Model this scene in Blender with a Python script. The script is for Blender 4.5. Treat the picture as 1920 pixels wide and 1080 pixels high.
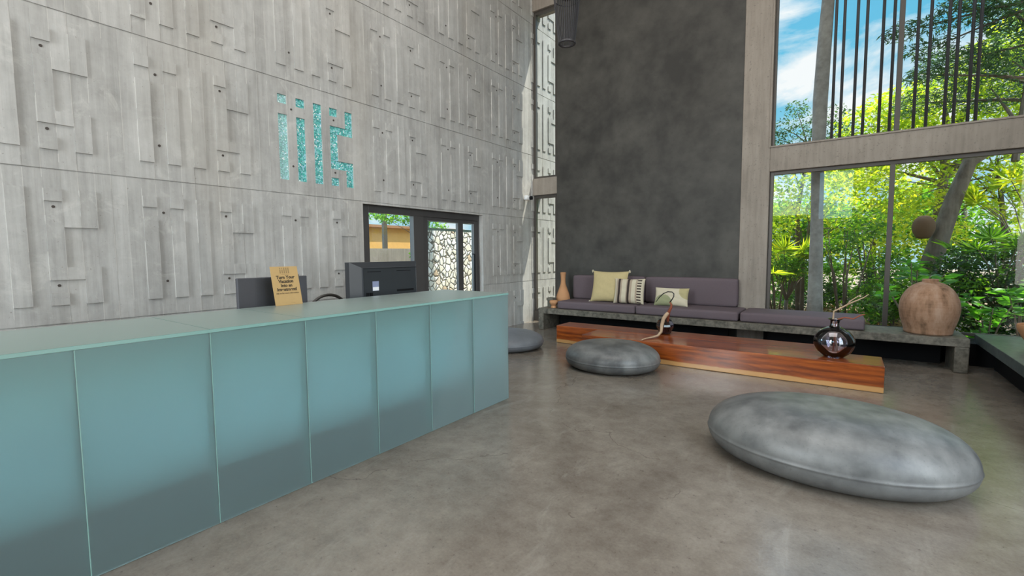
import bpy, math, random
import numpy as np
from mathutils import Vector, Matrix
random.seed(7); rng = np.random.default_rng(7)
sc = bpy.context.scene
for o in list(bpy.data.objects): bpy.data.objects.remove(o)
PI = math.pi

# ---------------------------------------------------------------- camera
cam_d = bpy.data.cameras.new('camera'); cam = bpy.data.objects.new('camera', cam_d)
sc.collection.objects.link(cam); sc.camera = cam
cam_d.sensor_fit = 'HORIZONTAL'; cam_d.sensor_width = 36.0; cam_d.lens = 868.48/1920*36
cam_d.clip_start = 0.05; cam_d.clip_end = 300
_r = Vector((0.81150089, 0.58430769, -0.00712946)); _u = Vector((-0.03722309, 0.06386452, 0.99726414)); _f = Vector((-0.58316443, 0.80901536, -0.07357586))
cam.matrix_world = Matrix(((_r.x, _u.x, -_f.x, 0), (_r.y, _u.y, -_f.y, 0), (_r.z, _u.z, -_f.z, 1.55), (0, 0, 0, 1)))

# ---------------------------------------------------------------- view
sc.view_settings.view_transform = 'Standard'; sc.view_settings.look = 'None'
sc.view_settings.exposure = 0.0; sc.view_settings.gamma = 1.0; sc.view_settings.use_curve_mapping = False
try:
    sc.cycles.max_bounces = 10; sc.cycles.diffuse_bounces = 6; sc.cycles.transparent_max_bounces = 12
    sc.cycles.caustics_reflective = False; sc.cycles.sample_clamp_indirect = 6.0
except Exception: pass

# ---------------------------------------------------------------- node helper
class NT:
    def __init__(s, tree): s.t = tree; s.n = tree.nodes; s.l = tree.links
    def add(s, typ, ins=None, **props):
        n = s.n.new(typ)
        for k, v in props.items(): setattr(n, k, v)
        if ins:
            for k, v in ins.items():
                sock = n.inputs[k]
                if isinstance(v, bpy.types.NodeSocket): s.l.new(v, sock)
                else: sock.default_value = v
        return n
    def math(s, op, a, b=0.0, c=0.0, clamp=False):
        n = s.n.new('ShaderNodeMath'); n.operation = op; n.use_clamp = clamp
        for i, v in enumerate((a, b, c)):
            if isinstance(v, bpy.types.NodeSocket): s.l.new(v, n.inputs[i])
            else: n.inputs[i].default_value = v
        return n.outputs[0]
    def ramp(s, fac, stops, interp='LINEAR'):
        n = s.n.new('ShaderNodeValToRGB'); n.color_ramp.interpolation = interp
        e = n.color_ramp.elements
        while len(e) > 1: e.remove(e[0])
        e[0].position = stops[0][0]; e[0].color = col4(stops[0][1])
        for p, c in stops[1:]:
            q = e.new(p); q.color = col4(c)
        s.l.new(fac, n.inputs[0]); return n.outputs[0]
    def mix(s, fac, a, b, mode='MIX'):
        n = s.n.new('ShaderNodeMix'); n.data_type = 'RGBA'; n.blend_type = mode
        for sock, v in ((n.inputs[0], fac), (n.inputs[6], a), (n.inputs[7], b)):
            if isinstance(v, bpy.types.NodeSocket): s.l.new(v, sock)
            else: sock.default_value = col4(v) if sock != n.inputs[0] else v
        return n.outputs[2]
    def noise(s, vec, scale, detail=4, rough=0.55, dist=0.0):
        n = s.add('ShaderNodeTexNoise', {'Vector': vec, 'Scale': scale, 'Detail': detail, 'Roughness': rough, 'Distortion': dist}); return n.outputs[0]
    def scaled(s, vec, sx, sy, sz):
        return s.add('ShaderNodeMapping', {'Vector': vec, 'Scale': (sx, sy, sz)}).outputs[0]
def col4(c):
    if isinstance(c, (int, float)): return (c, c, c, 1)
    return tuple(c) + (1,) if len(c) == 3 else tuple(c)

# ---------------------------------------------------------------- world sky with clouds (brighter overhead and to the south)
w = bpy.data.worlds.new('sky'); sc.world = w; w.use_nodes = True
T = NT(w.node_tree); T.n.clear()
tc = T.add('ShaderNodeTexCoord').outputs['Generated']
sep = T.add('ShaderNodeSeparateXYZ', {0: tc})
cl = T.noise(T.scaled(tc, 1.0, 1.0, 2.2), 4.2, 7, 0.6, 0.25)
cloud = T.ramp(cl, [(0.44, 0.0), (0.60, 1.0)])
blue = T.ramp(sep.outputs[2], [(0.0, (0.50, 0.78, 0.90)), (0.30, (0.16, 0.60, 0.86)), (0.8, (0.10, 0.38, 0.75))])
skyc = T.mix(cloud, blue, (1.02, 1.04, 1.06))
up = T.math('SMOOTH_MIN', T.math('MULTIPLY', T.math('SUBTRACT', sep.outputs[2], 0.46), 5.0, clamp=True), 1.0, 0.1)
south = T.math('MULTIPLY', T.math('SUBTRACT', -0.05 if False else 0.0, sep.outputs[1]), 3.0, clamp=True)
bright = T.math('ADD', 1.0, T.math('MULTIPLY', T.math('MAXIMUM', up, south), 4.0))
bg = T.add('ShaderNodeBackground', {'Color': T.mix(1.0, skyc, skyc, 'MIX'), 'Strength': bright})
T.l.new(bg.outputs[0], T.add('ShaderNodeOutputWorld').inputs[0])

# ---------------------------------------------------------------- sun (from the garden side, high)
sd = bpy.data.lights.new('sun', 'SUN'); sd.energy = 9.0; sd.angle = math.radians(0.8); sd.color = (1.0, 0.93, 0.80)
sun = bpy.data.objects.new('sun', sd); sc.collection.objects.link(sun)
sdir = Vector((0.60, 0.66, 1.70)).normalized()
sun.rotation_euler = sdir.to_track_quat('Z', 'Y').to_euler()

# area lamps added out of view to brighten the hall
def area(name, loc, sx, sy, energy, color, rot=(0, 0, 0)):
    d = bpy.data.lights.new(name, 'AREA'); d.shape = 'RECTANGLE'; d.size = sx; d.size_y = sy; d.energy = energy; d.color = color
    o = bpy.data.objects.new(name, d); sc.collection.objects.link(o); o.location = loc; o.rotation_euler = rot; return o
area('ceiling_fill_light', (-1.2, 2.5, 9.95), 7.0, 5.0, 430, (1.0, 0.96, 0.90))  # added lamp under the solid ceiling, lights the hall from above
area('right_fill_light', (3.86, 1.2, 3.9), 4.0, 6.6, 380, (1.0, 0.975, 0.94), (PI/2, 0, PI/2))  # added side lamp, brightens the left wall and counter front
area('rear_fill_light', (-4.1, -4.96, 3.6), 2.3, 6.8, 450, (1.0, 0.98, 0.95), (PI/2, 0, 0))  # added lamp behind the camera, rakes along the wall relief

# ---------------------------------------------------------------- mesh helpers
class MB:
    def __init__(s): s.v = []; s.f = []; s.m = []
    def add(s, vs, fs, mi=0):
        b = len(s.v); s.v += [tuple(map(float, p)) for p in vs]; s.f += [tuple(b+i for i in f) for f in fs]; s.m += [mi]*len(fs); return s
    def box(s, x0, x1, y0, y1, z0, z1, mi=0):
        return s.add([(x0,y0,z0),(x1,y0,z0),(x1,y1,z0),(x0,y1,z0),(x0,y0,z1),(x1,y0,z1),(x1,y1,z1),(x0,y1,z1)],
            [(0,3,2,1),(4,5,6,7),(0,1,5,4),(1,2,6,5),(2,3,7,6),(3,0,4,7)], mi)
    def lathe(s, prof, cx=0, cy=0, cz=0, seg=40, sx=1, sy=1, rot=0, mi=0, closed=True):
        vs = []; n = len(prof)
        for i in range(seg):
            a = 2*PI*i/seg; c, q = math.cos(a)*sx, math.sin(a)*sy
            c, q = c*math.cos(rot)-q*math.sin(rot), c*math.sin(rot)+q*math.cos(rot)
            for r, z in prof: vs.append((cx+r*c, cy+r*q, cz+z))
        fs = []
        for i in range(seg):
            j = (i+1) % seg
            for k in range(n-1): fs.append((i*n+k, j*n+k, j*n+k+1, i*n+k+1))
        if closed:
            if prof[0][0] > 1e-6: fs.append(tuple(i*n for i in reversed(range(seg))))
            if prof[-1][0] > 1e-6: fs.append(tuple(i*n+n-1 for i in range(seg)))
        return s.add(vs, fs, mi)
    def tube(s, pts, rad, seg=8, mi=0):
        pts = [Vector(p) for p in pts]; n = len(pts); rad = rad if hasattr(rad, '__len__') else [rad]*n
        vs = []; prev = None
        for i, p in enumerate(pts):
            t = (pts[min(i+1, n-1)]-pts[max(i-1, 0)]).normalized()
            if prev is None: a = t.orthogonal().normalized()
            else: a = (prev - t*prev.dot(t)).normalized()
            prev = a; b = t.cross(a)
            for k in range(seg):
                th = 2*PI*k/seg; vs.append(p + (a*math.cos(th)+b*math.sin(th))*rad[i])
        fs = [(i*seg+k, i*seg+(k+1) % seg, (i+1)*seg+(k+1) % seg, (i+1)*seg+k) for i in range(n-1) for k in range(seg)]
        fs += [tuple(reversed(range(seg))), tuple((n-1)*seg+k for k in range(seg))]
        return s.add(vs, fs, mi)
    def rbox(s, x0, x1, y0, y1, z0, z1, r, puff=0.0, n=14, mi=0):
        c = Vector(((x0+x1)/2, (y0+y1)/2, (z0+z1)/2)); h = Vector(((x1-x0)/2, (y1-y0)/2, (z1-z0)/2))
        tr = [math.sin((i/n-0.5)*PI)*0.5+0.5 for i in range(n+1)]
        def pt(p):
            q = Vector([p[i]*h[i] for i in range(3)]); inn = Vector([max(-(h[i]-r), min(h[i]-r, q[i])) for i in range(3)])
            d = q-inn; d = d.normalized()*r if d.length > 1e-9 else d
            o = inn+d
            pf = [(1-(o[(i+1) % 3]/h[(i+1) % 3])**2)*(1-(o[(i+2) % 3]/h[(i+2) % 3])**2) for i in range(3)]
            for i in range(3): o[i] += math.copysign(puff*pf[i], o[i])*abs(o[i]/h[i])
            return c+o
        for ax in range(3):
            for sg in (-1, 1):
                vs = []
                for a in tr:
                    for b in tr:
                        p = [0, 0, 0]; p[ax] = sg; p[(ax+1) % 3] = a*2-1; p[(ax+2) % 3] = b*2-1; vs.append(pt(p))
                fs = []
                for i in range(n):
                    for j in range(n):
                        q = (i*(n+1)+j, (i+1)*(n+1)+j, (i+1)*(n+1)+j+1, i*(n+1)+j+1)
                        fs.append(q if sg > 0 else tuple(reversed(q)))
                s.add(vs, fs, mi)
        return s
WL = {}
def obj(name, mb, mat, parent=None, loc=(0, 0, 0), smooth=False, weld=False, bevel=0.0, seg=2):
    base = Vector(WL[parent.name]) if parent else Vector(loc)
    me = bpy.data.meshes.new(name)
    me.from_pydata([Vector(v)-base for v in mb.v], [], mb.f)
    mats = mat if isinstance(mat, (list, tuple)) else [mat]
    for m in mats: me.materials.append(m)
    if len(mats) > 1: me.polygons.foreach_set('material_index', mb.m)
    o = bpy.data.objects.new(name, me); sc.collection.objects.link(o)
    if weld:
        import bmesh
        bm = bmesh.new(); bm.from_mesh(me); bmesh.ops.remove_doubles(bm, verts=bm.verts, dist=1e-5)
        bmesh.ops.recalc_face_normals(bm, faces=bm.faces); bm.to_mesh(me); bm.free()
    if smooth:
        me.polygons.foreach_set('use_smooth', [True]*len(me.polygons))
    if bevel:
        md = o.modifiers.new('bevel', 'BEVEL'); md.width = bevel; md.segments = seg; md.limit_method = 'ANGLE'
    if parent: o.parent = parent
    else: o.location = base
    WL[o.name] = tuple(base)
    me.update(); return o
def empty(name, loc, label, cat, group=None):
    o = bpy.data.objects.new(name, None); sc.collection.objects.link(o); o.location = loc; o.empty_display_size = 0.1
    WL[o.name] = tuple(loc); return tag(o, label, cat, group)
def tag(o, label, cat, group=None, kind=None):
    o['label'] = label; o['category'] = cat
    if group: o['group'] = group
    if kind: o['kind'] = kind
    return o
def struct(o): o['kind'] = 'structure'; return o
def copy_tree(o, loc, rz, scale=1.0):
    c = o.copy(); sc.collection.objects.link(c); c.location = loc; c.rotation_euler = (0, 0, rz); c.scale = (scale,)*3
    WL[c.name] = tuple(loc)
    for ch in [k for k in bpy.data.objects if k.parent == o]:
        d = ch.copy(); sc.collection.objects.link(d); d.parent = c
    return c

# ---------------------------------------------------------------- materials
def new_mat(name):
    m = bpy.data.materials.new(name); m.use_nodes = True; t = NT(m.node_tree); t.n.clear()
    out = t.add('ShaderNodeOutputMaterial'); t.out = out.inputs[0]; return m, t
def bsdf(t, color, rough=0.5, metal=0.0, spec=0.5, normal=None, **kw):
    ins = {'Base Color': color if isinstance(color, bpy.types.NodeSocket) else col4(color), 'Roughness': rough, 'Metallic': metal, 'Specular IOR Level': spec}
    if normal: ins['Normal'] = normal
    for k, v in kw.items(): ins[k.replace('_', ' ')] = v
    n = t.add('ShaderNodeBsdfPrincipled', ins); t.l.new(n.outputs[0], t.out); return n
def wpos(t): return t.add('ShaderNodeNewGeometry').outputs['Position']
def opos(t): return t.add('ShaderNodeTexCoord').outputs['Object']
def bump(t, h, strength=0.3, dist=0.01): return t.add('ShaderNodeBump', {'Height': h, 'Strength': strength, 'Distance': dist}).outputs[0]
def plain(name, color, rough=0.5, metal=0.0, spec=0.5, var=0.12, scale=8.0):
    m, t = new_mat(name); p = opos(t); n = t.noise(p, scale, 4)
    c = t.mix(n, tuple(x*(1-var) for x in color), tuple(min(1, x*(1+var)) for x in color))
    bsdf(t, c, rough, metal, spec); return m
def concrete(name, c0, c1, rough=0.7, scale=2.0, streak=True, speck=0.5, bstr=0.25, big=(0.35, 0.65), spec=0.35):
    m, t = new_mat(name); p = wpos(t)
    n1 = t.noise(p, scale, 6, 0.62, 0.4); n2 = t.noise(p, scale*14, 4, 0.6)
    st = t.noise(t.scaled(p, 9, 9, 0.8), 1.6, 4, 0.6) if streak else t.noise(p, scale*3.3, 4)
    f = t.math('ADD', t.math('MULTIPLY', n1, 0.5), t.math('MULTIPLY', st, 0.5))
    c = t.ramp(f, [(big[0], c0), (big[1], c1)])
    sp = t.ramp(t.noise(p, scale*32, 2), [(0.30, 1.0), (0.36, 0.0)])
    c = t.mix(t.math('MULTIPLY', sp, speck), c, tuple(x*0.55 for x in c0))
    h = t.math('ADD', t.math('MULTIPLY', n2, 0.4), t.math('MULTIPLY', st, 0.6))
    bsdf(t, c, rough, 0, spec, bump(t, h, bstr, 0.01)); return m

def relief_mat():
    m, t = new_mat('board_formed_concrete'); p = wpos(t); s = t.add('ShaderNodeSeparateXYZ', {0: p})
    y, z = s.outputs[1], s.outputs[2]
    board = t.math('FLOOR', t.math('DIVIDE', t.math('SUBTRACT', y, 3.11), 0.12))
    lift = t.math('FLOOR', t.math('DIVIDE', t.math('SUBTRACT', z, 0.935), 1.412))
    wn = t.add('ShaderNodeTexWhiteNoise', {0: t.add('ShaderNodeCombineXYZ', {0: board, 1: lift}).outputs[0]}, noise_dimensions='2D').outputs[0]
    n1 = t.noise(p, 1.3, 6, 0.65, 0.6); n2 = t.noise(p, 9.0, 5, 0.65)
    st = t.noise(t.scaled(p, 14, 14, 0.7), 1.7, 5, 0.62)
    f = t.math('ADD', t.math('ADD', t.math('MULTIPLY', n1, 0.42), t.math('MULTIPLY', st, 0.34)), t.math('ADD', t.math('MULTIPLY', wn, 0.11), t.math('MULTIPLY', n2, 0.20)))
    c = t.ramp(f, [(0.30, (0.235, 0.232, 0.222)), (0.52, (0.37, 0.367, 0.355)), (0.75, (0.51, 0.508, 0.495))])
    # pale laitance lines at some board seams and just below the day joints
    fy = t.math('FRACT', t.math('DIVIDE', t.math('SUBTRACT', y, 3.11), 0.12)); ed = t.math('ABSOLUTE', t.math('SUBTRACT', fy, 0.5))
    seam = t.math('MULTIPLY', t.math('GREATER_THAN', ed, 0.475), t.math('GREATER_THAN', t.noise(t.scaled(p, 3, 3, 1.2), 2.0, 3), 0.50))
    c = t.mix(t.math('MULTIPLY', seam, 0.40), c, (0.60, 0.59, 0.56))
    lime = t.ramp(t.noise(p, 3.4, 7, 0.7, 0.8), [(0.56, 0.0), (0.72, 0.55)])
    c = t.mix(lime, c, (0.56, 0.555, 0.53))
    warm = t.ramp(t.noise(t.scaled(p, 1, 1, 0.25), 1.1, 3), [(0.5, 0.0), (0.7, 0.25)])
    c = t.mix(warm, c, (0.36, 0.32, 0.26))
    # brown speckle
    sp = t.ramp(t.noise(p, 46, 2), [(0.25, 1.0), (0.30, 0.0)])
    c = t.mix(t.math('MULTIPLY', sp, 0.5), c, (0.16, 0.14, 0.12))
    h = t.math('ADD', t.math('MULTIPLY', st, 0.5), t.math('ADD', t.math('MULTIPLY', wn, 0.3), t.math('MULTIPLY', n2, 0.4)))
    bsdf(t, c, 0.72, 0, 0.3, bump(t, h, 0.35, 0.012)); return m

def floor_mat():
    m, t = new_mat('polished_concrete_floor'); p = wpos(t)
    n1 = t.noise(p, 0.7, 7, 0.62, 0.8); n2 = t.noise(p, 7.0, 6, 0.7); n3 = t.noise(p, 60.0, 3, 0.7)
    f = t.math('ADD', t.math('MULTIPLY', n1, 0.55), t.math('ADD', t.math('MULTIPLY', n2, 0.30), t.math('MULTIPLY', n3, 0.15)))
    c = t.ramp(f, [(0.36, (0.110, 0.090, 0.073)), (0.50, (0.175, 0.150, 0.124)), (0.66, (0.26, 0.23, 0.195))])
    sp = t.ramp(t.noise(p, 28, 4, 0.75), [(0.30, 1.0), (0.37, 0.0)])
    c = t.mix(t.math('MULTIPLY', sp, 0.75), c, (0.075, 0.063, 0.052))
    pale = t.ramp(t.noise(t.scaled(p, 1.0, 0.35, 1.0), 3.2, 8, 0.72, 1.2), [(0.56, 0.0), (0.68, 0.32)])
    c = t.mix(pale, c, (0.30, 0.275, 0.24))
    vo = t.add('ShaderNodeTexVoronoi', {'Vector': t.add('ShaderNodeVectorMath', {0: p, 1: t.add('ShaderNodeTexNoise', {'Vector': p, 'Scale': 1.4, 'Detail': 6.0}).outputs[1]}, operation='ADD').outputs[0], 'Scale': 0.42}, feature='DISTANCE_TO_EDGE').outputs[0]
    cr = t.math('MULTIPLY', t.math('LESS_THAN', vo, 0.0022), t.math('GREATER_THAN', n1, 0.50))
    c = t.mix(t.math('MULTIPLY', cr, 0.5), c, (0.09, 0.075, 0.06))
    r = t.ramp(f, [(0.35, 0.12), (0.65, 0.21)])
    bsdf(t, c, r, 0, 0.55, bump(t, t.math('ADD', n2, t.math('MULTIPLY', n3, 0.5)), 0.10, 0.01)); return m

def wood_mat():
    m, t = new_mat('red_hardwood'); p = wpos(t)
    ps = t.scaled(p, 0.9, 5.5, 5.5)
    n = t.noise(ps, 1.5, 6, 0.62, 1.6); g = t.noise(t.scaled(p, 5, 60, 60), 1.5, 3, 0.7)
    rings = t.add('ShaderNodeTexWave', {'Vector': ps, 'Scale': 0.9, 'Distortion': 7.0, 'Detail': 3.0}, bands_direction='Z').outputs[1]
    f = t.math('ADD', t.math('MULTIPLY', n, 0.55), t.math('ADD', t.math('MULTIPLY', rings, 0.10), t.math('MULTIPLY', g, 0.16)))
    c = t.ramp(f, [(0.28, (0.11, 0.022, 0.005)), (0.45, (0.28, 0.062, 0.009)), (0.62, (0.44, 0.125, 0.020))])
    z = t.add('ShaderNodeSeparateXYZ', {0: p}).outputs[2]
    sap = t.ramp(t.math('ADD', z, t.math('MULTIPLY', t.math('SUBTRACT', n, 0.5), 0.05)), [(0.055, 1.0), (0.070, 0.0)])
    c = t.mix(sap, c, (0.50, 0.27, 0.10))
    bsdf(t, c, 0.28, 0, 0.5, bump(t, g, 0.06, 0.01), Coat_Weight=0.6, Coat_Roughness=0.10); return m

def mosaic_mat():
    m, t = new_mat('turquoise_glass_mosaic'); p = wpos(t); 
    v = t.add('ShaderNodeTexVoronoi', {'Vector': p, 'Scale': 62.0, 'Randomness': 0.8})
    e = t.add('ShaderNodeTexVoronoi', {'Vector': p, 'Scale': 62.0, 'Randomness': 0.8}, feature='DISTANCE_TO_EDGE').outputs[0]
    rnd = t.add('ShaderNodeSeparateColor', {0: v.outputs['Color']}).outputs[0]
    y = t.add('ShaderNodeSeparateXYZ', {0: p}).outputs[1]
    c = t.ramp(rnd, [(0.0, (0.02, 0.28, 0.27)), (0.35, (0.07, 0.46, 0.42)), (0.62, (0.20, 0.62, 0.60)), (0.80, (0.30, 0.60, 0.72)), (0.94, (0.80, 0.92, 0.90))], 'CONSTANT')
    pale = t.math('MULTIPLY', t.math('LESS_THAN', y, 3.30), 0.35)
    c = t.mix(pale, c, (0.72, 0.86, 0.86))
    c = t.mix(t.math('LESS_THAN', e, 0.05), c, (0.20, 0.35, 0.35))
    bsdf(t, c, 0.15, 0, 0.6, bump(t, rnd, 0.6, 0.006)); return m

def frosted(name, tint, trans=0.5, fior=1.35):
    m, t = new_mat(name)
    p = wpos(t); n = t.noise(p, 1.2, 3)
    c = t.mix(n, tuple(x*0.94 for x in tint), tuple(min(1, x*1.05) for x in tint))
    tr = t.add('ShaderNodeBsdfTranslucent', {'Color': c}).outputs[0]
    rf = t.add('ShaderNodeBsdfRefraction', {'Color': c, 'Roughness': 0.34, 'IOR': 1.06}).outputs[0]
    df = t.add('ShaderNodeBsdfDiffuse', {'Color': t.mix(0.5, c, (0.36, 0.46, 0.47))}).outputs[0]
    gl = t.add('ShaderNodeBsdfGlossy', {'Color': (1, 1, 1, 1), 'Roughness': 0.36}).outputs[0]
    a = t.add('ShaderNodeMixShader', {0: trans, 1: df, 2: rf}).outputs[0]
    a = t.add('ShaderNodeMixShader', {0: 0.25, 1: a, 2: tr}).outputs[0]
    a = t.add('ShaderNodeMixShader', {0: 0.32, 1: a, 2: t.add('ShaderNodeBsdfTransparent', {'Color': t.mix(0.5, c, (0.75, 0.95, 0.93))}).outputs[0]}).outputs[0]
    fr = t.add('ShaderNodeFresnel', {'IOR': fior}).outputs[0]
    a = t.add('ShaderNodeMixShader', {0: fr, 1: a, 2: gl}).outputs[0]
    t.l.new(a, t.out); return m

def window_glass(name='clear_window_glass', haze=0.0, ior=1.45):
    m, t = new_mat(name)
    tr = t.add('ShaderNodeBsdfTransparent', {'Color': (0.93, 0.96, 0.95, 1)}).outputs[0]
    gl = t.add('ShaderNodeBsdfGlossy', {'Color': (1, 1, 1, 1), 'Roughness': 0.0}).outputs[0]
    fr = t.add('ShaderNodeFresnel', {'IOR': ior}).outputs[0]
    a = t.add('ShaderNodeMixShader', {0: fr, 1: tr, 2: gl}).outputs[0]
    t.l.new(a, t.out); return m

def leaf_mat(name, c0, c1, c2, trans=0.5, rough=0.45):
    m, t = new_mat(name)
    rnd = t.add('ShaderNodeNewGeometry').outputs['Random Per Island']
    c = t.ramp(rnd, [(0.0, c0), (0.5, c1), (1.0, c2)])
    pr = t.add('ShaderNodeBsdfPrincipled', {'Base Color': c, 'Roughness': rough, 'Specular IOR Level': 0.4}).outputs[0]
    tc_ = t.mix(1.0, c, (1.25, 1.15, 0.35), 'MULTIPLY')
    tl = t.add('ShaderNodeBsdfTranslucent', {'Color': t.add('ShaderNodeVectorMath', {0: tc_, 3: 1.9}, operation='SCALE').outputs[0]}).outputs[0]
    t.l.new(t.add('ShaderNodeMixShader', {0: trans, 1: pr, 2: tl}).outputs[0], t.out); return m

def stone_wall_mat():
    m, t = new_mat('rubble_limestone'); p = t.scaled(wpos(t), 1, 1, 0.85)
    d = t.add('ShaderNodeVectorMath', {0: p, 1: t.add('ShaderNodeVectorMath', {0: t.add('ShaderNodeTexNoise', {'Vector': p, 'Scale': 5.0, 'Detail': 2.0}).outputs[1], 3: 0.10}, operation='SCALE').outputs[0]}, operation='ADD').outputs[0]
    v = t.add('ShaderNodeTexVoronoi', {'Vector': d, 'Scale': 7.6}); e = t.add('ShaderNodeTexVoronoi', {'Vector': d, 'Scale': 7.6}, feature='DISTANCE_TO_EDGE').outputs[0]
    rnd = t.add('ShaderNodeSeparateColor', {0: v.outputs['Color']}).outputs[0]
    c = t.ramp(rnd, [(0.0, (0.72, 0.67, 0.54)), (0.5, (0.86, 0.83, 0.75)), (0.92, (0.92, 0.90, 0.85)), (0.95, (0.52, 0.40, 0.28))])
    mo = t.ramp(e, [(0.045, 1.0), (0.075, 0.0)])
    c = t.mix(mo, c, (0.20, 0.18, 0.14))
    bsdf(t, c, 0.85, 0, 0.2, bump(t, t.ramp(e, [(0.0, 0.0), (0.16, 1.0)]), 0.8, 0.04)); return m

M = {}
M['relief'] = relief_mat()
M['hole'] = plain('dark_tie_hole', (0.055, 0.045, 0.04), 0.9)
M['floor'] = floor_mat()
M['column'] = concrete('warm_concrete', (0.205, 0.178, 0.15), (0.315, 0.278, 0.238), 0.7, 1.3)
M['dark'] = concrete('charcoal_plaster', (0.032, 0.031, 0.028), (0.075, 0.072, 0.064), 0.55, 0.9, False, 0.2, 0.08, (0.38, 0.66), 0.3)
M['ceil'] = concrete('ceiling_concrete', (0.42, 0.41, 0.38), (0.55, 0.54, 0.50), 0.8)
M['black'] = plain('black_plinth', (0.006, 0.006, 0.007), 0.9, 0, 0.2)
M['frame'] = plain('bronze_grey_frame', (0.075, 0.066, 0.058), 0.45, 0.3)
M['doorframe'] = plain('charcoal_door_frame', (0.065, 0.062, 0.062), 0.45, 0.2)
M['glass'] = window_glass()
M['bench'] = concrete('speckled_dark_concrete', (0.045, 0.042, 0.032), (0.165, 0.147, 0.118), 0.55, 6.5, False, 1.0, 0.4, (0.36, 0.62))
M['bench2'] = concrete('blue_black_stone', (0.03, 0.04, 0.045), (0.10, 0.125, 0.12), 0.32, 5.0, False, 0.7, 0.15, (0.36, 0.62), 0.6)
M['pebble'] = concrete('pale_grey_cast_concrete', (0.070, 0.072, 0.073), (0.178, 0.180, 0.176), 0.42, 1.9, False, 0.25, 0.03, (0.38, 0.62), 0.5)
M['pebble_dark'] = concrete('slate_grey_cast_concrete', (0.095, 0.103, 0.115), (0.150, 0.160, 0.175), 0.48, 1.6, False, 0.2, 0.08, (0.35, 0.65), 0.5)
M['wood'] = wood_mat()
M['mosaic'] = mosaic_mat()
M['frost'] = frosted('frosted_teal_glass', (0.68, 0.825, 0.845), 0.70)
M['frost_top'] = frosted('frosted_green_glass_top', (0.30, 0.50, 0.43), 0.5, 1.18)
M['frost_edge'] = plain('polished_glass_edge', (0.22, 0.40, 0.37), 0.2, 0, 0.6, 0.05)
M['frost_div'] = plain('teal_glass_divider', (0.30, 0.58, 0.54), 0.3, 0, 0.5, 0.05)
M['frost_in'] = plain('pale_bounce_board', (0.74, 0.86, 0.90), 0.6, 0, 0.3, 0.05)
M['fabric'] = plain('mauve_grey_fabric', (0.118, 0.092, 0.103), 0.9, 0, 0.2, 0.08, 40)

# ---------------------------------------------------------------- floor, ground
struct(obj('floor', MB().box(-5.83, 3.9, -5.0, 8.9, -0.2, 0.0), M['floor']))
gm, t = new_mat('leaf_litter_soil'); p = wpos(t); n = t.noise(p, 9, 6, 0.7)
bsdf(t, t.ramp(n, [(0.35, (0.10, 0.07, 0.045)), (0.55, (0.26, 0.19, 0.13)), (0.7, (0.42, 0.34, 0.26))]), 0.9, 0, 0.2, bump(t, n, 0.8, 0.05))
struct(obj('trim_1', MB().box(-60, 60, -60, 60, -0.3, -0.21), gm)).name = 'ground'
struct(obj('ground_bed', MB().box(-5.83, 16, 9.15, 40, -0.21, 0.02), gm))

# ---------------------------------------------------------------- left wall: height field of board-formed relief, glyph raised once per tile
JZ = [-0.475, 0.935, 2.34, 3.757, 5.18, 6.60, 8.02, 9.44, 10.0]
G = 0.12
def glyph(yr, zr):   # yr: 0..1.44 in tile, zr above glyph base -> inside?
    k = yr/G
    def b(a, c, lo, hi): return a <= k < c and lo <= zr < hi
    return (b(0,1,0,.815) or b(0,1,.945,1.055) or b(2,3,0,.815) or b(2,3,.945,1.055) or b(4,5,0,1.055)
        or b(6,7,.945,1.055) or b(6,7,0,.11) or b(8,9,.71,1.055) or b(6,9,.71,.815) or b(6,7,.23,.815) or b(6,9,.23,.345) or b(8,9,0,.345))
Y0, Y1 = -5.0, 10.4
ks = [3.11+G*i for i in range(-80, 130) if Y0 < 3.11+G*i < Y1]
ycut = sorted(set([Y0, Y1, 4.33, 7.12] + ks)); ycut = [v for i, v in enumerate(ycut) if i == 0 or v-ycut[i-1] > 1e-3]
zcut = [0.0]
for j in JZ[:-1]:
    for d in (-0.006, 0.006, .175, .285, .405, .52, .885, .99, 1.12, 1.23): zcut.append(j+d)
zcut += [2.31, 10.0]; zcut = sorted(z for z in zcut if 0 <= z <= 10.0)
zz = [zcut[0]]
for z in zcut[1:]:
    if z-zz[-1] > 2e-3: zz.append(z)
zcut = zz
XW = -5.83
hts = np.zeros((len(ycut)-1, len(zcut)-1)); hole = np.zeros_like(hts, bool)
hr = np.random.default_rng(3)
offs = hr.uniform(-0.0025, 0.0025, (400, 12))
for i in range(len(ycut)-1):
    yc = (ycut[i]+ycut[i+1])/2; kk = int(math.floor((yc-3.11)/G)); tile = math.floor((yc-3.11)/1.44); yr = (yc-3.11) - tile*1.44
    for k in range(len(zcut)-1):
        zc = (zcut[k]+zcut[k+1])/2
        row = max(r for r in range(len(JZ)) if JZ[r] <= zc+0.007)
        near = any(abs(zc-j) < 0.0062 for j in JZ)
        zr = zc-JZ[row]-0.175
        sign = (tile == 0 and row == 2)
        h = 0.0 if (sign or yr > 1.30 and False) else offs[kk+100, row]
        if glyph(yr, zr): h = -0.030 if sign else h+0.016
        if near: h = -0.010
        hts[i, k] = h
        hole[i, k] = (4.33-1e-4 < yc < 7.12 and zc < 2.31)
wb = MB(); XB = XW-0.30
def q4(a, b_, c, d, mi=0): wb.add([a, b_, c, d], [(0, 1, 2, 3)], mi)
ny, nz = hts.shape
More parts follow.
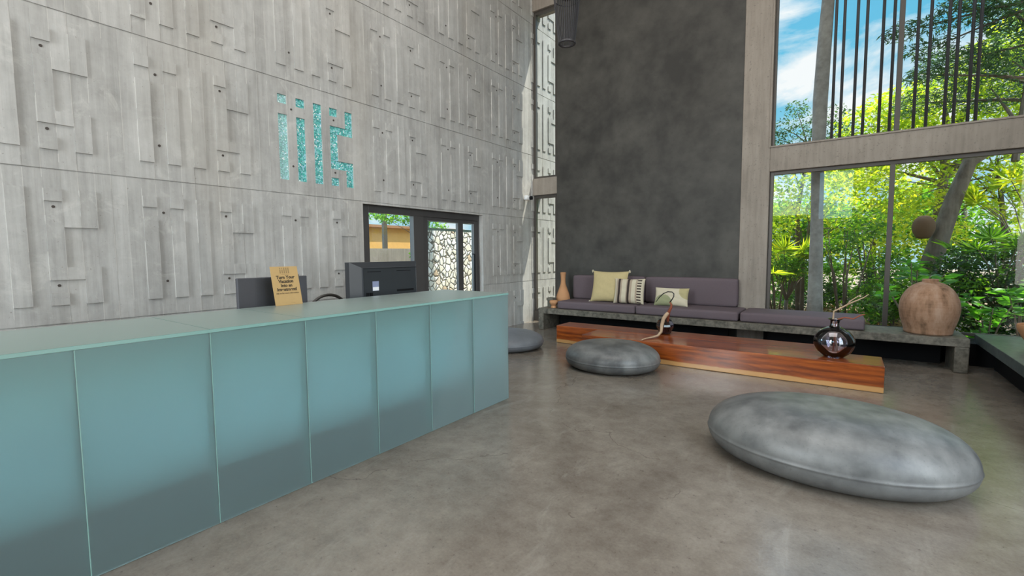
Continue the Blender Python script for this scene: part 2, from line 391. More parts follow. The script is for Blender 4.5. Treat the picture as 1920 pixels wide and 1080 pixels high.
for i in range(ny):
    for k in range(nz):
        if hole[i, k]: continue
        x = XW+hts[i, k]; ya, yb, za, zb = ycut[i], ycut[i+1], zcut[k], zcut[k+1]
        q4((x, ya, za), (x, yb, za), (x, yb, zb), (x, ya, zb))
        q4((XB, yb, za), (XB, ya, za), (XB, ya, zb), (XB, yb, zb))
        for di, dk, e0, e1 in ((1, 0, (yb, za), (yb, zb)), (0, 1, (yb, zb), (ya, zb))):
            ii, kk2 = i+di, k+dk
            if ii < ny and kk2 < nz and not hole[ii, kk2]:
                x2 = XW+hts[ii, kk2]
                if abs(x2-x) > 1e-6:
                    q4((x, *e0), (x2, *e0), (x2, *e1), (x, *e1))
            else: q4((x, *e0), (XB, *e0), (XB, *e1), (x, *e1))
        for di, dk, e0, e1 in ((-1, 0, (ya, zb), (ya, za)), (0, -1, (ya, za), (yb, za))):
            ii, kk2 = i+di, k+dk
            if ii < 0 or kk2 < 0 or hole[ii, kk2]: q4((x, *e0), (XB, *e0), (XB, *e1), (x, *e1))
for tile in range(-5, 10):          # dark tie holes, part of the wall's face
    for j in JZ[:-1]:
        for yr, zr in ((0.175, 1.07), (0.175, 0.355), (0.78, 1.07), (0.78, 0.355)):
            y = 3.11+tile*1.44+yr; z = j+zr
            if z < 0.05 or z > 9.9 or y < -4.9 or y > 10.3 or (4.25 < y < 7.2 and z < 2.35): continue
            n = 10; pts = [(XW+0.0045, y+0.013*math.cos(2*PI*a/n), z+0.013*math.sin(2*PI*a/n)) for a in range(n)]
            bk = [(XW-0.02, p_[1], p_[2]) for p_ in pts]
            wb.add(pts+bk, [tuple(range(n))]+[(a, n+a, n+(a+1) % n, (a+1) % n) for a in range(n)], 1)
struct(obj('wall_left', wb, [M['relief'], M['hole']]))

# turquoise mosaic emblem, each inlaid piece its own part
em = empty('mosaic_emblem', (XW, 3.65, 2.515), 'turquoise glass mosaic emblem of bars, dots and an angular figure set in the concrete wall', 'emblem')
def inlay(name, rects):
    mb = MB()
    for a, b_, lo, hi in rects: mb.box(XW-0.031, XW-0.016, 3.11+a*G+0.001, 3.11+b_*G-0.001, 2.515+lo+0.001, 2.515+hi-0.001)
    return obj(name, mb, M['mosaic'], em)
inlay('mosaic_bar', [(0,1,0,.815)]); inlay('mosaic_dot', [(0,1,.945,1.055)])
inlay('mosaic_bar', [(2,3,0,.815)]); inlay('mosaic_dot', [(2,3,.945,1.055)])
inlay('mosaic_bar', [(4,5,0,1.055)])
inlay('mosaic_dot', [(6,7,.945,1.055)]); inlay('mosaic_dot', [(6,7,0,.11)])
inlay('mosaic_angular_figure', [(8,9,.817,1.055), (6,9,.71,.815), (6,7,.347,.708), (6,9,.23,.345), (8,9,0,.228)])

# ---------------------------------------------------------------- back wall (y = 8.9)
YB = 8.9
struct(obj('wall_back', MB().box(-5.19, -1.52, YB, YB+0.30, 0, 10), M['dark']))
c = MB().box(-1.52, -1.09, YB-0.02, YB+0.35, 0, 10)
c.box(-1.09, 3.9, YB-0.02, YB+0.35, 2.885, 3.275); c.box(-1.09, 3.9, YB-0.02, YB+0.35, 7.4, 10)
struct(obj('wall_back_frame', c, M['column'], bevel=0.008)).name = 'trim_2'
c = MB().box(-5.83, -5.19, YB, YB+0.35, 2.86, 3.23); c.box(-5.83, -5.19, YB, YB+0.35, 6.86, 10)
struct(obj('trim_3', c, M['column'], bevel=0.006))
struct(obj('trim_4', MB().box(-1.09, 1.30, 8.78, 9.15, 0, 0.40).box(1.30, 3.9, 8.60, 9.15, 0, 0.30), M['black']))
struct(obj('trim_5', MB().box(-5.83, -5.19, 8.93, 9.10, 0, 0.24), M['frame']))
struct(obj('trim_6', MB().box(-1.09, 3.9, YB-0.035, YB+0.05, 3.275, 3.30).box(-1.11, -1.085, YB-0.035, YB+0.05, 3.275, 7.4), M['column']))
def window(n, x0, x1, z0, z1, mulls, fw=0.055, y=8.95, d=0.07, mat='frame', glass_y=None):
    o = bpy.data.objects.new('window_%d' % n, None); sc.collection.objects.link(o); o.location = (x0, y, z0); WL[o.name] = (x0, y, z0); struct(o)
    f = MB().box(x0, x0+fw, y, y+d, z0, z1).box(x1-fw, x1, y, y+d, z0, z1).box(x0+fw, x1-fw, y, y+d, z0, z0+fw*0.7).box(x0+fw, x1-fw, y, y+d, z1-fw, z1)
    obj('window_frame', f, M[mat], o, bevel=0.003)
    xs = [x0+fw*0.7] + mulls + [x1-fw*0.7]
    for a in mulls: obj('mullion', MB().box(a-0.03, a+0.03, y-0.02, y+d+0.03, z0+fw*0.7, z1-fw), M[mat], o, bevel=0.003)
    for a, b_ in zip(xs[:-1], xs[1:]): obj('glass_pane', MB().add([(a, y+0.035, z0+.02), (b_, y+0.035, z0+.02), (b_, y+0.035, z1-.02), (a, y+0.035, z1-.02)], [(0, 1, 2, 3)]), M['glass'], o)
    return o
window(1, -5.83, -5.19, 3.23, 6.86, [], 0.07)
window(2, -5.83, -5.19, 0.24, 2.86, [], 0.07)
window(3, -1.09, 3.9, 3.28, 7.4, [0.53, 2.14], 0.05)
window(4, -1.09, 3.9, 0.36, 2.885, [0.51, 2.10], 0.055)

# ---------------------------------------------------------------- rest of the hall: right wall, rear wall with high openings, solid roof
struct(obj('wall_right', MB().box(3.9, 4.2, -5.3, -0.9, 0, 10).box(3.9, 4.2, 3.3, 9.25, 0, 10).box(3.9, 4.2, -0.9, 3.3, 0, 0.5).box(3.9, 4.2, -0.9, 3.3, 7.3, 10), M['column']))  # opening in this unseen wall added to admit side light
b = MB()   # rear wall, openings: tall one made to admit fill light, two clerestories
op = [(-5.3, -2.95, 0.0, 7.1), (-2.85, -1.3, 3.1, 4.8), (-1.0, 0.12, 2.9, 4.8), (0.9, 1.0, 0.0, 0.1)]
xs = sorted({-5.83, 3.9} | {v for o_ in op for v in o_[:2]}); zs = sorted({0.0, 10.0} | {v for o_ in op for v in o_[2:]})
for xa, xb in zip(xs[:-1], xs[1:]):
    for za, zb in zip(zs[:-1], zs[1:]):
        if not any(o_[0] <= (xa+xb)/2 <= o_[1] and o_[2] <= (za+zb)/2 <= o_[3] for o_ in op): b.box(xa, xb, -5.3, -5.0, za, zb)
struct(obj('wall_rear', b, M['column']))
struct(obj('ceiling', MB().box(-5.83, 3.9, -5.3, 9.25, 10.0, 10.2), M['ceil']))
struct(obj('sun_blocking_slab', MB().box(-1.5, 6.0, 9.25, 12.3, 8.2, 8.4), M['ceil'])).name = 'trim_7'  # unseen slab added to keep sun out of the right-hand windows
struct(obj('trim_9', MB().box(-4.85, -4.7, -0.15, 5.15, 9.85, 10.0).box(2.3, 2.45, -0.15, 5.15, 9.85, 10.0).box(-4.7, 2.3, -0.15, 0.0, 9.85, 10.0).box(-4.7, 2.3, 5.0, 5.15, 9.85, 10.0), M['frame']))   # frame added around the ceiling fill lamp, roof above is solid
# ---------------------------------------------------------------- door_1 in the left wall
dr = bpy.data.objects.new('door_1', None); sc.collection.objects.link(dr); dr.location = (-5.95, 4.33, 0); WL[dr.name] = (-5.95, 4.33, 0); struct(dr)
XD = -5.97
f = MB().box(XD-.05, XD+.05, 4.335, 4.50, 0, 2.305).box(XD-.05, XD+.05, 7.09, 7.115, 0, 2.305).box(XD-.05, XD+.05, 4.50, 7.09, 2.20, 2.305).box(XD-.05, XD+.05, 5.40, 5.62, 0, 2.20)
obj('door_frame', f, M['doorframe'], dr, bevel=0.003)
fl_ = obj('fixed_panel', MB().box(XD-.03, XD+.03, 4.50, 5.40, 0, 1.42), M['doorframe'], dr)
obj('glass_pane', MB().add([(XD, 4.50, 1.42), (XD, 5.40, 1.42), (XD, 5.40, 2.20), (XD, 4.50, 2.20)], [(0, 1, 2, 3)]), M['glass'], dr)
lf = MB()
for a, b_ in ((5.62, 5.74), (6.52, 6.66), (6.98, 7.09)): lf.box(XD-.03, XD+.03, a, b_, 0, 2.2)
lf.box(XD-.03, XD+.03, 5.74, 6.52, 2.14, 2.2).box(XD-.03, XD+.03, 6.66, 6.98, 2.14, 2.2).box(XD-.03, XD+.03, 5.74, 6.52, 0, .12).box(XD-.03, XD+.03, 6.66, 6.98, 0, .12)
lf_o = obj('door_leaf', lf, M['doorframe'], dr, bevel=0.003)
obj('glass_pane', MB().add([(XD, 5.74, .12), (XD, 6.52, .12), (XD, 6.52, 2.14), (XD, 5.74, 2.14)], [(0, 1, 2, 3)]).add([(XD, 6.66, .12), (XD, 6.98, .12), (XD, 6.98, 2.14), (XD, 6.66, 2.14)], [(0, 1, 2, 3)]), M['glass'], dr)
obj('door_handle', MB().tube([(XD+.03, 6.93, .75), (XD+.08, 6.93, .75), (XD+.08, 6.93, 1.55), (XD+.03, 6.93, 1.55)], 0.014), M['black'], dr, smooth=True)

# ---------------------------------------------------------------- outside the door: rubble wall, steel beam, yellow house, shrubs come later
rw = obj('rubble_stone_wall', MB().box(-8.6, -8.2, 7.80, 14, -0.2, 2.13), stone_wall_mat(), loc=(-8.4, 10, -.2))
tag(rw, 'pale limestone rubble garden wall seen through the open glass door', 'wall')
stl = plain('dark_green_steel', (0.05, 0.075, 0.07), 0.4, 0.4)
bmr = empty('steel_railing', (-8.4, 10, 2.13), 'dark steel beam and railing running along the top of the rubble wall', 'railing')
obj('bottom_rail', MB().box(-8.5, -8.3, 7.80, 14, 2.131, 2.20), stl, bmr)
obj('top_rail', MB().box(-8.44, -8.36, 7.80, 14, 2.36, 2.40), stl, bmr)
for yp in (8.1, 9.25, 10.4, 11.55): obj('post', MB().box(-8.43, -8.37, yp-.03, yp+.03, 2.20, 2.36), stl, bmr)
wht = plain('white_render', (0.75, 0.76, 0.76), 0.8)
yh = empty('yellow_house', (-15.4, 13.5, -0.2), 'ochre yellow house seen through the small pane of the side door', 'building')
yel = plain('ochre_render', (0.52, 0.29, 0.08), 0.8)
obj('wall', MB().box(-17.0, -15.0, 10.5, 16.5, -0.2, 2.62), yel, yh); obj('roof', MB().box(-17.2, -14.8, 10.3, 16.7, 2.62, 2.72), plain('brown_fascia', (0.25, 0.12, 0.05), 0.7), yh)
gp = tag(obj('garden_post', MB().box(-12.15, -12.05, 9.72, 9.86, 1.751, 3.1), plain('dark_post', (0.06, 0.045, 0.03), 0.7), loc=(-12.1, 9.79, 1.75)), 'dark brown post standing on the low grey garden wall', 'post')
lw = obj('low_grey_wall', MB().box(-12.2, -12.0, 8.0, 10.9, -0.2, 1.75), concrete('grey_garden_wall', (0.16, 0.14, 0.12), (0.26, 0.23, 0.20), 0.8), loc=(-12.1, 9.5, -.2))
tag(lw, 'low brownish grey garden wall in front of the yellow house', 'wall')

# ---------------------------------------------------------------- reception counter of frosted glass
HC = 1.139; XF, XK = -2.89, -3.82
ys = [3.935-0.567*i for i in range(12)]
rc = empty('reception_counter', (-3.35, 0.8, 0), 'long reception counter clad in frosted teal glass panels with a glass top', 'counter')
for a, b_ in zip(ys[1:], ys[:-1]):
    obj('front_panel', MB().box(XF-0.012, XF, a+0.0015, b_-0.0015, 0.004, HC-0.021), M['frost'], rc)
    obj('divider', MB().box(XF-0.065, XF-0.016, a-0.006, a+0.006, 0.01, HC-0.022), M['frost_div'], rc)
    obj('panel_edge', MB().box(XF-0.0125, XF+0.0008, a-0.0030, a+0.0015, 0.004, HC-0.021), M['frost_edge'], rc)
tj = [3.935, 2.80, 1.667, 1.10, -0.034, -1.17, -2.302]
for a, b_ in zip(tj[1:], tj[:-1]): obj('top_panel', MB().box(XK, XF+0.004, a+0.0015, b_-0.0015, HC-0.019, HC), M['frost_top'], rc, bevel=0.002)
obj('end_panel', MB().box(XK+0.01, XF-0.013, 3.925, 3.937, 0.004, HC-0.021), M['frost'], rc)
obj('top_edge_strip', MB().box(XF+0.004, XF+0.006, -2.302, 3.935, HC-0.019, HC-0.001), M['frost_edge'], rc)
ib = MB(); npz = 24
prof_b = [(-2.96-0.42*abs((k/npz)*2-1)**3.0, 0.12+0.92*k/npz) for k in range(npz+1)]  # board added to bounce light, bowed so it darkens at top and bottom
for a, b_ in zip(ys[1:], ys[:-1]):
    vs = [(x, y, z) for (x, z) in prof_b for y in (a, b_)]+[(x-0.012, y, z) for (x, z) in prof_b for y in (a, b_)]
    q = 2*(npz+1)
    ib.add(vs, [(2*k, 2*k+1, 2*k+3, 2*k+2) for k in range(npz)]+[(q+2*k+1, q+2*k, q+2*k+2, q+2*k+3) for k in range(npz)])
obj('bowed_bounce_board', ib, M['frost_in'], rc, smooth=True)
obj('inner_plinth', MB().box(-3.6, -3.1, -2.3, 3.90, 0.002, 0.10), plain('grey_inner_plinth', (0.06, 0.07, 0.07), 0.8), rc)
obj('inner_shelf', MB().box(-3.78, -3.36, -2.3, 3.90, 0.72, 0.745), plain('grey_shelf', (0.35, 0.36, 0.36), 0.6), rc)

# ---------------------------------------------------------------- things on and behind the counter
card_m = plain('kraft_card', (0.50, 0.335, 0.15), 0.8, 0, 0.2, 0.06, 20); ink = plain('black_ink', (0.05, 0.035, 0.02), 0.8)
cd = empty('counter_sign', (-3.80, 2.03, HC), 'brown card sign with black lettering leaning on the counter back edge', 'sign')
CT = Matrix.Translation((-3.745, 2.03, HC+0.001)) @ Matrix.Rotation(math.radians(3), 4, 'Z') @ Matrix.Rotation(math.radians(-12), 4, 'Y')
def xf(mb, mtx): mb.v = [tuple(mtx @ Vector(v)) for v in mb.v]; return mb
obj('card', xf(MB().box(-0.004, 0.0, -0.118, 0.118, 0, 0.325), CT), card_m, cd)
obj('easel_foot', xf(MB().box(-0.060, -0.0045, -0.05, 0.05, 0, 0.02), Matrix.Translation((-3.745, 2.03, HC+0.001))), card_m, cd)
def text(name, s_, size, cy, cz, mat, parent, mtx, ext=0.0006, bold=0.0):
    cu = bpy.data.curves.new(name, 'FONT'); cu.body = s_; cu.size = size; cu.align_x = 'CENTER'; cu.extrude = ext; cu.offset = bold
    tmp = bpy.data.objects.new('tmp', cu); sc.collection.objects.link(tmp); bpy.context.view_layer.update()
    me = bpy.data.meshes.new_from_object(tmp.evaluated_get(bpy.context.evaluated_depsgraph_get())); bpy.data.objects.remove(tmp)
    mb = MB(); mb.add([(v.co.z+0.0012, cy+v.co.x, cz+v.co.y) for v in me.vertices], [tuple(p.vertices) for p in me.polygons])
    return obj(name, xf(mb, mtx), mat, parent)
for s_, cz, sz in (('Turn Your', .222, .037), ('Vacation', .188, .037), ('Into an', .154, .035), ('Investment!', .120, .037)): text('lettering', s_, sz, 0.0, cz, ink, cd, CT, bold=0.0012)
text('lettering', 'Ask us for more information', .017, 0.0, .095, ink, cd, CT)
lg = MB()
for k in range(5): lg.box(0.0002, 0.001, -0.042+k*0.018, -0.032+k*0.018, 0.268, 0.300 if k < 2 else 0.315)
for k in range(2): lg.box(0.0002, 0.001, -0.042+k*0.018, -0.032+k*0.018, 0.305, 0.315)
lg.box(0.0002, 0.001, -0.030, 0.034, 0.258, 0.261)
obj('printed_emblem', xf(lg, CT), plain('faded_ink', (0.30, 0.20, 0.09), 0.8), cd)

scr = plain('slate_grey_plastic', (0.055, 0.056, 0.066), 0.5)
mo = empty('computer_display', (-4.02, 2.05, 0.76), 'flat slate grey back of a screen standing behind the brown card sign', 'monitor')
obj('screen_housing', MB().box(-4.05, -4.01, 1.745, 2.345, 0.93, 1.365), scr, mo, bevel=0.006)
obj('stand', MB().box(-4.075, -4.052, 1.99, 2.10, 0.775, 1.10).box(-4.18, -4.00, 1.93, 2.17, 0.762, 0.775), scr, mo)
m2 = empty('television', (-4.0, 3.25, 0.76), 'large black television with recessed rear housing and a white sticker at the counter end', 'television')
tvm = plain('black_tv_plastic', (0.024, 0.027, 0.032), 0.42)
yA, yB_, zA, zB_ = 2.80, 3.69, 0.90, 1.475
sh = MB(); xq = [-4.06, -4.02, -3.975]
def ring(x, i0, i1): return [(x, yA+i0, zA+i1), (x, yB_-i0*0.4, zA+i1), (x, yB_-i0*0.4, zB_-i1), (x, yA+i0, zB_-i1)]
R_ = [ring(-4.09, 0, 0), ring(-4.02, 0, 0), ring(-3.975, 0.115, 0.055), ring(-3.965, 0.125, 0.062), ring(-3.972, 0.135, 0.068)]
vs = [p_ for r_ in R_ for p_ in r_]; fs = [(3, 2, 1, 0)] + [(i*4+k, i*4+(k+1) % 4, i*4+4+(k+1) % 4, i*4+4+k) for i in range(4) for k in range(4)] + [(16, 17, 18, 19)]
obj('housing', MB().add(vs, fs), tvm, m2)
obj('sticker', MB().box(-3.9721, -3.9705, 3.04, 3.12, 1.175, 1.275), [plain('blue_grey_label', (0.25, 0.28, 0.42), 0.5)], m2)
obj('sticker_plate', MB().box(-3.9704, -3.9695, 3.042, 3.118, 1.178, 1.215), plain('white_label', (0.85, 0.85, 0.87), 0.5), m2)
for bb_ in ((3.36, 3.60, 1.150, 1.172), (2.98, 3.15, 1.372, 1.378), (3.36, 3.56, 1.372, 1.378)): obj('vent_slot', MB().box(-3.9722, -3.9705, *bb_), M['black'], m2)
for yq in (2.96, 3.005): obj('connector', MB().box(-3.9722, -3.955, yq, yq+0.025, 1.12, 1.16), M['black'], m2)
obj('stand', MB().box(-4.07, -4.00, 3.15, 3.35, 0.775, 0.90).box(-4.18, -3.90, 3.0, 3.5, 0.762, 0.775), tvm, m2)
dk = empty('staff_desk', (-4.15, 1.9, 0), 'low staff desk hidden behind the frosted glass counter', 'desk')
obj('desk_top', MB().box(-4.40, -3.86, -0.5, 3.85, 0.73, 0.76), plain('desk_laminate', (0.35, 0.34, 0.32), 0.5), dk)
for yl in (-0.45, 1.7, 3.8): obj('leg', MB().box(-4.38, -4.33, yl-.025, yl+.025, 0, 0.73), scr, dk); obj('leg', MB().box(-3.93, -3.88, yl-.025, yl+.025, 0, 0.73), scr, dk)
ch = empty('office_chair', (-4.72, 3.03, 0), 'dark office chair whose arched back top shows between the two screens', 'chair')
cm = plain('dark_chair_frame', (0.045, 0.040, 0.036), 0.5)
pts = [(-4.98, 3.03+0.235*math.cos(a), 0.90+0.20*math.sin(a)) for a in [PI*i/16 for i in range(17)]]
pts = [(-4.98, 3.265, 0.60)] + pts + [(-4.98, 2.795, 0.60)]
obj('back_frame', MB().tube([(x+0.22, y, z) for x, y, z in pts], 0.017), cm, ch, smooth=True)
obj('back_mesh', MB().rbox(-4.775, -4.765, 2.81, 3.25, 0.58, 1.03, 0.004, 0, 6), plain('grey_mesh_fabric', (0.22, 0.22, 0.21), 0.9), ch)
obj('seat', MB().rbox(-4.98, -4.52, 2.80, 3.26, 0.44, 0.51, 0.03), cm, ch, smooth=True)
obj('back_bracket', MB().box(-4.79, -4.745, 3.0, 3.06, 0.42, 0.62), cm, ch)
obj('gas_column', MB().lathe([(0.03, 0.09), (0.03, 0.44)], -4.72, 3.03, 0), cm, ch)
for k in range(5):
    a = 2*PI*k/5; obj('base_arm', MB().tube([(-4.72, 3.03, 0.09), (-4.72+0.28*math.cos(a), 3.03+0.28*math.sin(a), 0.06)], 0.018).lathe([(0.0, 0), (0.028, 0.01), (0.028, 0.05), (0, 0.06)], -4.72+0.28*math.cos(a), 3.03+0.28*math.sin(a), 0.0), cm, ch)

sc_ = empty('security_camera', (-5.80, 8.62, 2.78), 'small white security camera with black lens in the corner by the narrow window', 'camera')
obj('body', MB().rbox(-5.815, -5.70, 8.50, 8.66, 2.72, 2.83, 0.045, 0, 8), wht, sc_, smooth=True)
obj('lens', MB().tube([(-5.71, 8.62, 2.775), (-5.655, 8.63, 2.775)], 0.042, 16), M['black'], sc_, smooth=False)

# ---------------------------------------------------------------- concrete bench with cushions
bn = empty('concrete_bench', (-1.9, 8.4, 0), 'long speckled concrete bench on slab legs along the window wall', 'bench')
obj('seat_slab', MB().box(-5.10, 1.30, 8.0, 8.76, 0.33, 0.44), M['bench'], bn, bevel=0.008)
obj('leg', MB().box(-5.10, -4.98, 8.0, 8.76, 0, 0.33), M['bench'], bn, bevel=0.008)
obj('leg', MB().box(1.16, 1.30, 8.0, 8.62, 0, 0.33), M['bench'], bn, bevel=0.012)
obj('black_rear_panel', MB().box(-4.90, -1.6, 8.55, 8.62, 0, 0.33).box(-1.0, 1.10, 8.55, 8.62, 0, 0.33), M['black'], bn)  # near-black panels under the bench, with a gap at the column
gS = 'mauve grey seat cushions on the concrete bench'
for x0, x1, lab in ((-4.70, -3.085, 'mauve grey seat cushion at the bottle end of the concrete bench'), (-3.07, -1.375, 'mauve grey seat cushion in the middle of the bench under the patterned pillow'), (-1.345, 0.245, 'mauve grey seat cushion in front of the window without any backrest')):
    tag(obj('seat_cushion', MB().rbox(x0, x1, 8.07, 8.86, 0.441, 0.595, 0.035, 0.008), M['fabric'], loc=((x0+x1)/2, 8.46, 0.441), smooth=True), lab, 'cushion', gS)
for x0, x1, lab in ((-4.68, -3.14, 'upright mauve grey back cushion behind the yellow pillow'), (-3.12, -1.50, 'upright mauve grey back cushion behind the small patterned pillow')):
    tag(obj('back_cushion', MB().rbox(x0, x1, 8.70, 8.875, 0.60, 1.09, 0.04, 0.010), M['fabric'], loc=((x0+x1)/2, 8.79, 0.60), smooth=True), lab, 'cushion', 'mauve grey back cushions')

def pillow(name, W_, H_, D_, mats, face_mat, mtx, pinch=0.07, n=36, corner=0.0):
    mb = MB(); 
    for sg in (1, -1):
        vs = []
        for i in range(n+1):
            for j in range(n+1):
                u, v = i/n*2-1, j/n*2-1
                x = u*W_/2*(1-pinch*(1-v*v)); z = v*H_/2*(1-pinch*(1-u*u))
                th = ((1-u**4)*(1-v**4))**0.55*D_/2
                th += 0.004*math.sin(9*u+5*v)*math.sin(7*v-3*u)*(1-u*u)*(1-v*v)
                vs.append((x, -sg*th, z))
        b0 = len(mb.v); mb.v += vs
        for i in range(n):
            for j in range(n):
                q = (i*(n+1)+j, (i+1)*(n+1)+j, (i+1)*(n+1)+j+1, i*(n+1)+j+1); q = q if sg > 0 else tuple(reversed(q))
                mb.f.append(tuple(b0+k for k in q)); mb.m.append(face_mat((i+.5)/n, (j+.5)/n))
    xf(mb, mtx); return mb
def pmtx(x, y, z, rz, tilt): return Matrix.Translation((x, y, z)) @ Matrix.Rotation(math.radians(rz), 4, 'Z') @ Matrix.Rotation(math.radians(tilt), 4, 'X')
cream = plain('cream_cotton', (0.52, 0.465, 0.35), 0.9, 0, 0.1, 0.06, 30); yelm = plain('mustard_cream_cotton', (0.47, 0.385, 0.205), 0.9, 0, 0.1, 0.10, 25)
brn = plain('dark_brown_yarn', (0.035, 0.022, 0.018), 0.9); tau = plain('taupe_yarn', (0.34, 0.27, 0.20), 0.9); grn = plain('sage_green_print', (0.26, 0.27, 0.15), 0.9)
mt = pmtx(-3.73, 8.42, 0.90, 0, -14)
pe = empty('square_pillow', (-3.73, 8.42, 0.6), 'large mustard cream square pillow with tufted corners leaning on the sofa', 'pillow')
p1 = obj('pillow_cover', pillow('p', 0.74, 0.62, 0.17, [yelm], lambda u, v: 0, mt), yelm, pe, smooth=True)
for sx_ in (-1, 1):
    for sz_ in (-1, 1):
        c0 = mt @ Vector((sx_*0.37, 0, sz_*0.31)); tm = MB()
        for k in range(14):
            d = Vector((sx_*random.uniform(.2, 1), random.uniform(-.6, .4), sz_*random.uniform(-.4, .6))).normalized()
            tm.tube([c0, c0+d*0.02, c0+d*0.035+Vector((0, 0, -0.012))], [0.009, 0.008, 0.004], 5)
        tm.v = [(x, y, max(z, 0.598)) for x, y, z in tm.v]
        obj('tassel', tm, cream, pe)
def stripes(u, v):
    if 0.80 < u < 0.93: return 1 if int(v*18) % 2 == 0 and 0.02 < v < 0.98 else 0
    for a, b_, m_ in ((0.00, 0.10, 0), (0.10, 0.14, 2), (0.14, 0.22, 1), (0.22, 0.27, 2), (0.27, 0.42, 0), (0.42, 0.47, 2), (0.47, 0.54, 1), (0.54, 0.62, 2), (0.62, 0.74, 0), (0.74, 0.80, 2), (0.93, 1.01, 0)):
        if a <= u < b_: return m_
    return 0
mt = pmtx(-3.29, 8.33, 0.835, 4, -13)
tag(obj('striped_pillow', pillow('p', 0.58, 0.48, 0.16, None, stripes, mt, 0.05, 54), [cream, brn, tau], loc=(-3.29, 8.33, 0.6), smooth=True), 'striped cream, taupe and dark brown pillow beside the mustard pillow', 'pillow')
def patt(u, v):
    if (u-0.28)**2/0.085+(v-0.05)**2/0.30 < 1: return 1
    if 0.66 < u and ((u-0.98)**2/0.06+(v-0.92)**2/0.28 < 1) : return 2
    return 0
mt = pmtx(-2.52, 8.38, 0.758, 0, -16)
tag(obj('lumbar_pillow', pillow('p', 0.60, 0.335, 0.13, None, patt, mt, 0.05, 54), [cream, grn, plain('olive_beige_print', (0.38, 0.33, 0.17), 0.9)], loc=(-2.52, 8.38, 0.6), smooth=True), 'small oblong cream pillow with sage green rounded shapes', 'pillow')

# ---------------------------------------------------------------- red timber blocks
tag(obj('timber_block', MB().box(-4.06, 0.02, 6.95, 7.42, 0.002, 0.302), M['wood'], loc=(-2.0, 7.18, 0), bevel=0.008), 'long red hardwood block table, the rear one nearer the sofa', 'table', 'red hardwood block tables')
tag(obj('timber_block', MB().box(-3.27, 0.385, 6.37, 6.945, 0.002, 0.300), M['wood'], loc=(-1.5, 6.65, 0), bevel=0.008), 'long red hardwood block table, the front one with the purple vase', 'table', 'red hardwood block tables')

# ---------------------------------------------------------------- cast pebble seats
def pebble(cx, cy, rx, ry, h, rot, mat, label, zs=0.36):
    prof = []; n = 18
    z0 = h*zs
    for i in range(n+1):
        a = i/n; r = 0.70+0.30*math.sin(a*PI/2)**0.8; prof.append((r, z0*(1-math.cos(a*PI/2))*1.0))
    prof = [(0.0, 0.0)]+prof
    prof.append((1.006, z0+0.004)); prof.append((0.998, z0+0.010))
    for i in range(1, 27):
        a = i/26*PI/2; prof.append((math.cos(a)**0.60*0.998, z0+0.010+(h-z0-0.010)*math.sin(a)**0.92))
    prof[-1] = (0.0, h)
    return tag(obj('pebble_seat', MB().lathe(prof, cx, cy, 0.001, 72, rx, ry, math.radians(rot)), mat, loc=(cx, cy, 0), smooth=True), label, 'seat', 'cast concrete pebble seats')
pebble(-0.065, 4.045, 0.815, 0.615, 0.425, 0, M['pebble'], 'largest pebble shaped concrete seat, in the right foreground')
pebble(-2.55, 5.86, 0.64, 0.58, 0.345, 0, M['pebble'], 'pale mottled pebble seat in front of the timber block tables')
pebble(-4.55, 6.15, 0.62, 0.60, 0.28, 0, M['pebble_dark'], 'slate grey pebble seat half hidden behind the end of the glass counter')

# ---------------------------------------------------------------- vases, pots, branches
def glassy(name, color, rough=0.05):
    m, t = new_mat(name)
    g = t.add('ShaderNodeBsdfGlossy', {'Color': (1, 1, 1, 1), 'Roughness': rough}).outputs[0]
    tr = t.add('ShaderNodeBsdfTransparent', {'Color': col4(color)}).outputs[0]
    fr = t.add('ShaderNodeFresnel', {'IOR': 1.6}).outputs[0]
    t.l.new(t.add('ShaderNodeMixShader', {0: fr, 1: tr, 2: g}).outputs[0], t.out); return m
vg = glassy('smoky_violet_glass', (0.87, 0.86, 0.92)); vd = glassy('dark_violet_glass', (0.45, 0.38, 0.46))
drift = plain('pale_driftwood', (0.42, 0.30, 0.20), 0.8, 0, 0.2, 0.25, 20); red = plain('red_brown_branch', (0.22, 0.055, 0.025), 0.7); blk = plain('dark_vine', (0.012, 0.011, 0.012), 0.6)
v2 = empty('glass_vase', (-0.08, 6.66, 0.301), 'round smoky violet glass vase on the front timber block', 'vase')
prof = [(0.0, 0.012), (0.085, 0.0), (0.10, 0.004), (0.165, 0.06), (0.203, 0.135), (0.208, 0.19), (0.19, 0.25), (0.145, 0.31), (0.09, 0.345), (0.055, 0.365), (0.045, 0.40), (0.05, 0.435), (0.068, 0.45)]
def smoothprof(pr, k=5):
    out = []
    P_ = [pr[0]]+pr+[pr[-1]]
    for i in range(1, len(P_)-2):
        for s_ in range(k):
            u = s_/k; a, b_, c_, d_ = P_[i-1], P_[i], P_[i+1], P_[i+2]
            out.append(tuple(0.5*((2*b_[q])+(-a[q]+c_[q])*u+(2*a[q]-5*b_[q]+4*c_[q]-d_[q])*u*u+(-a[q]+3*b_[q]-3*c_[q]+d_[q])*u**3) for q in (0, 1)))
    out.append(pr[-1]); return [(max(0, r), z) for r, z in out]
sp = smoothprof(prof); inner = [(max(0, r-0.006), z+0.006 if i < 4 else z) for i, (r, z) in enumerate(sp)][::-1]
obj('vase_body', MB().lathe(sp+inner, -0.08, 6.66, 0.301, 48, closed=False), vg, v2, smooth=True)
obj('vase_rim', MB().lathe([(0.066, 0.446), (0.072, 0.449), (0.070, 0.455), (0.063, 0.452), (0.066, 0.446)], -0.08, 6.66, 0.301, 32, closed=False), vd, v2, smooth=True)
br = empty('dried_branch', (-0.08, 6.66, 0.33), 'forked bare brown branch standing in the round violet vase', 'branch')
def pt2(x, y, z): return (x, y, z)
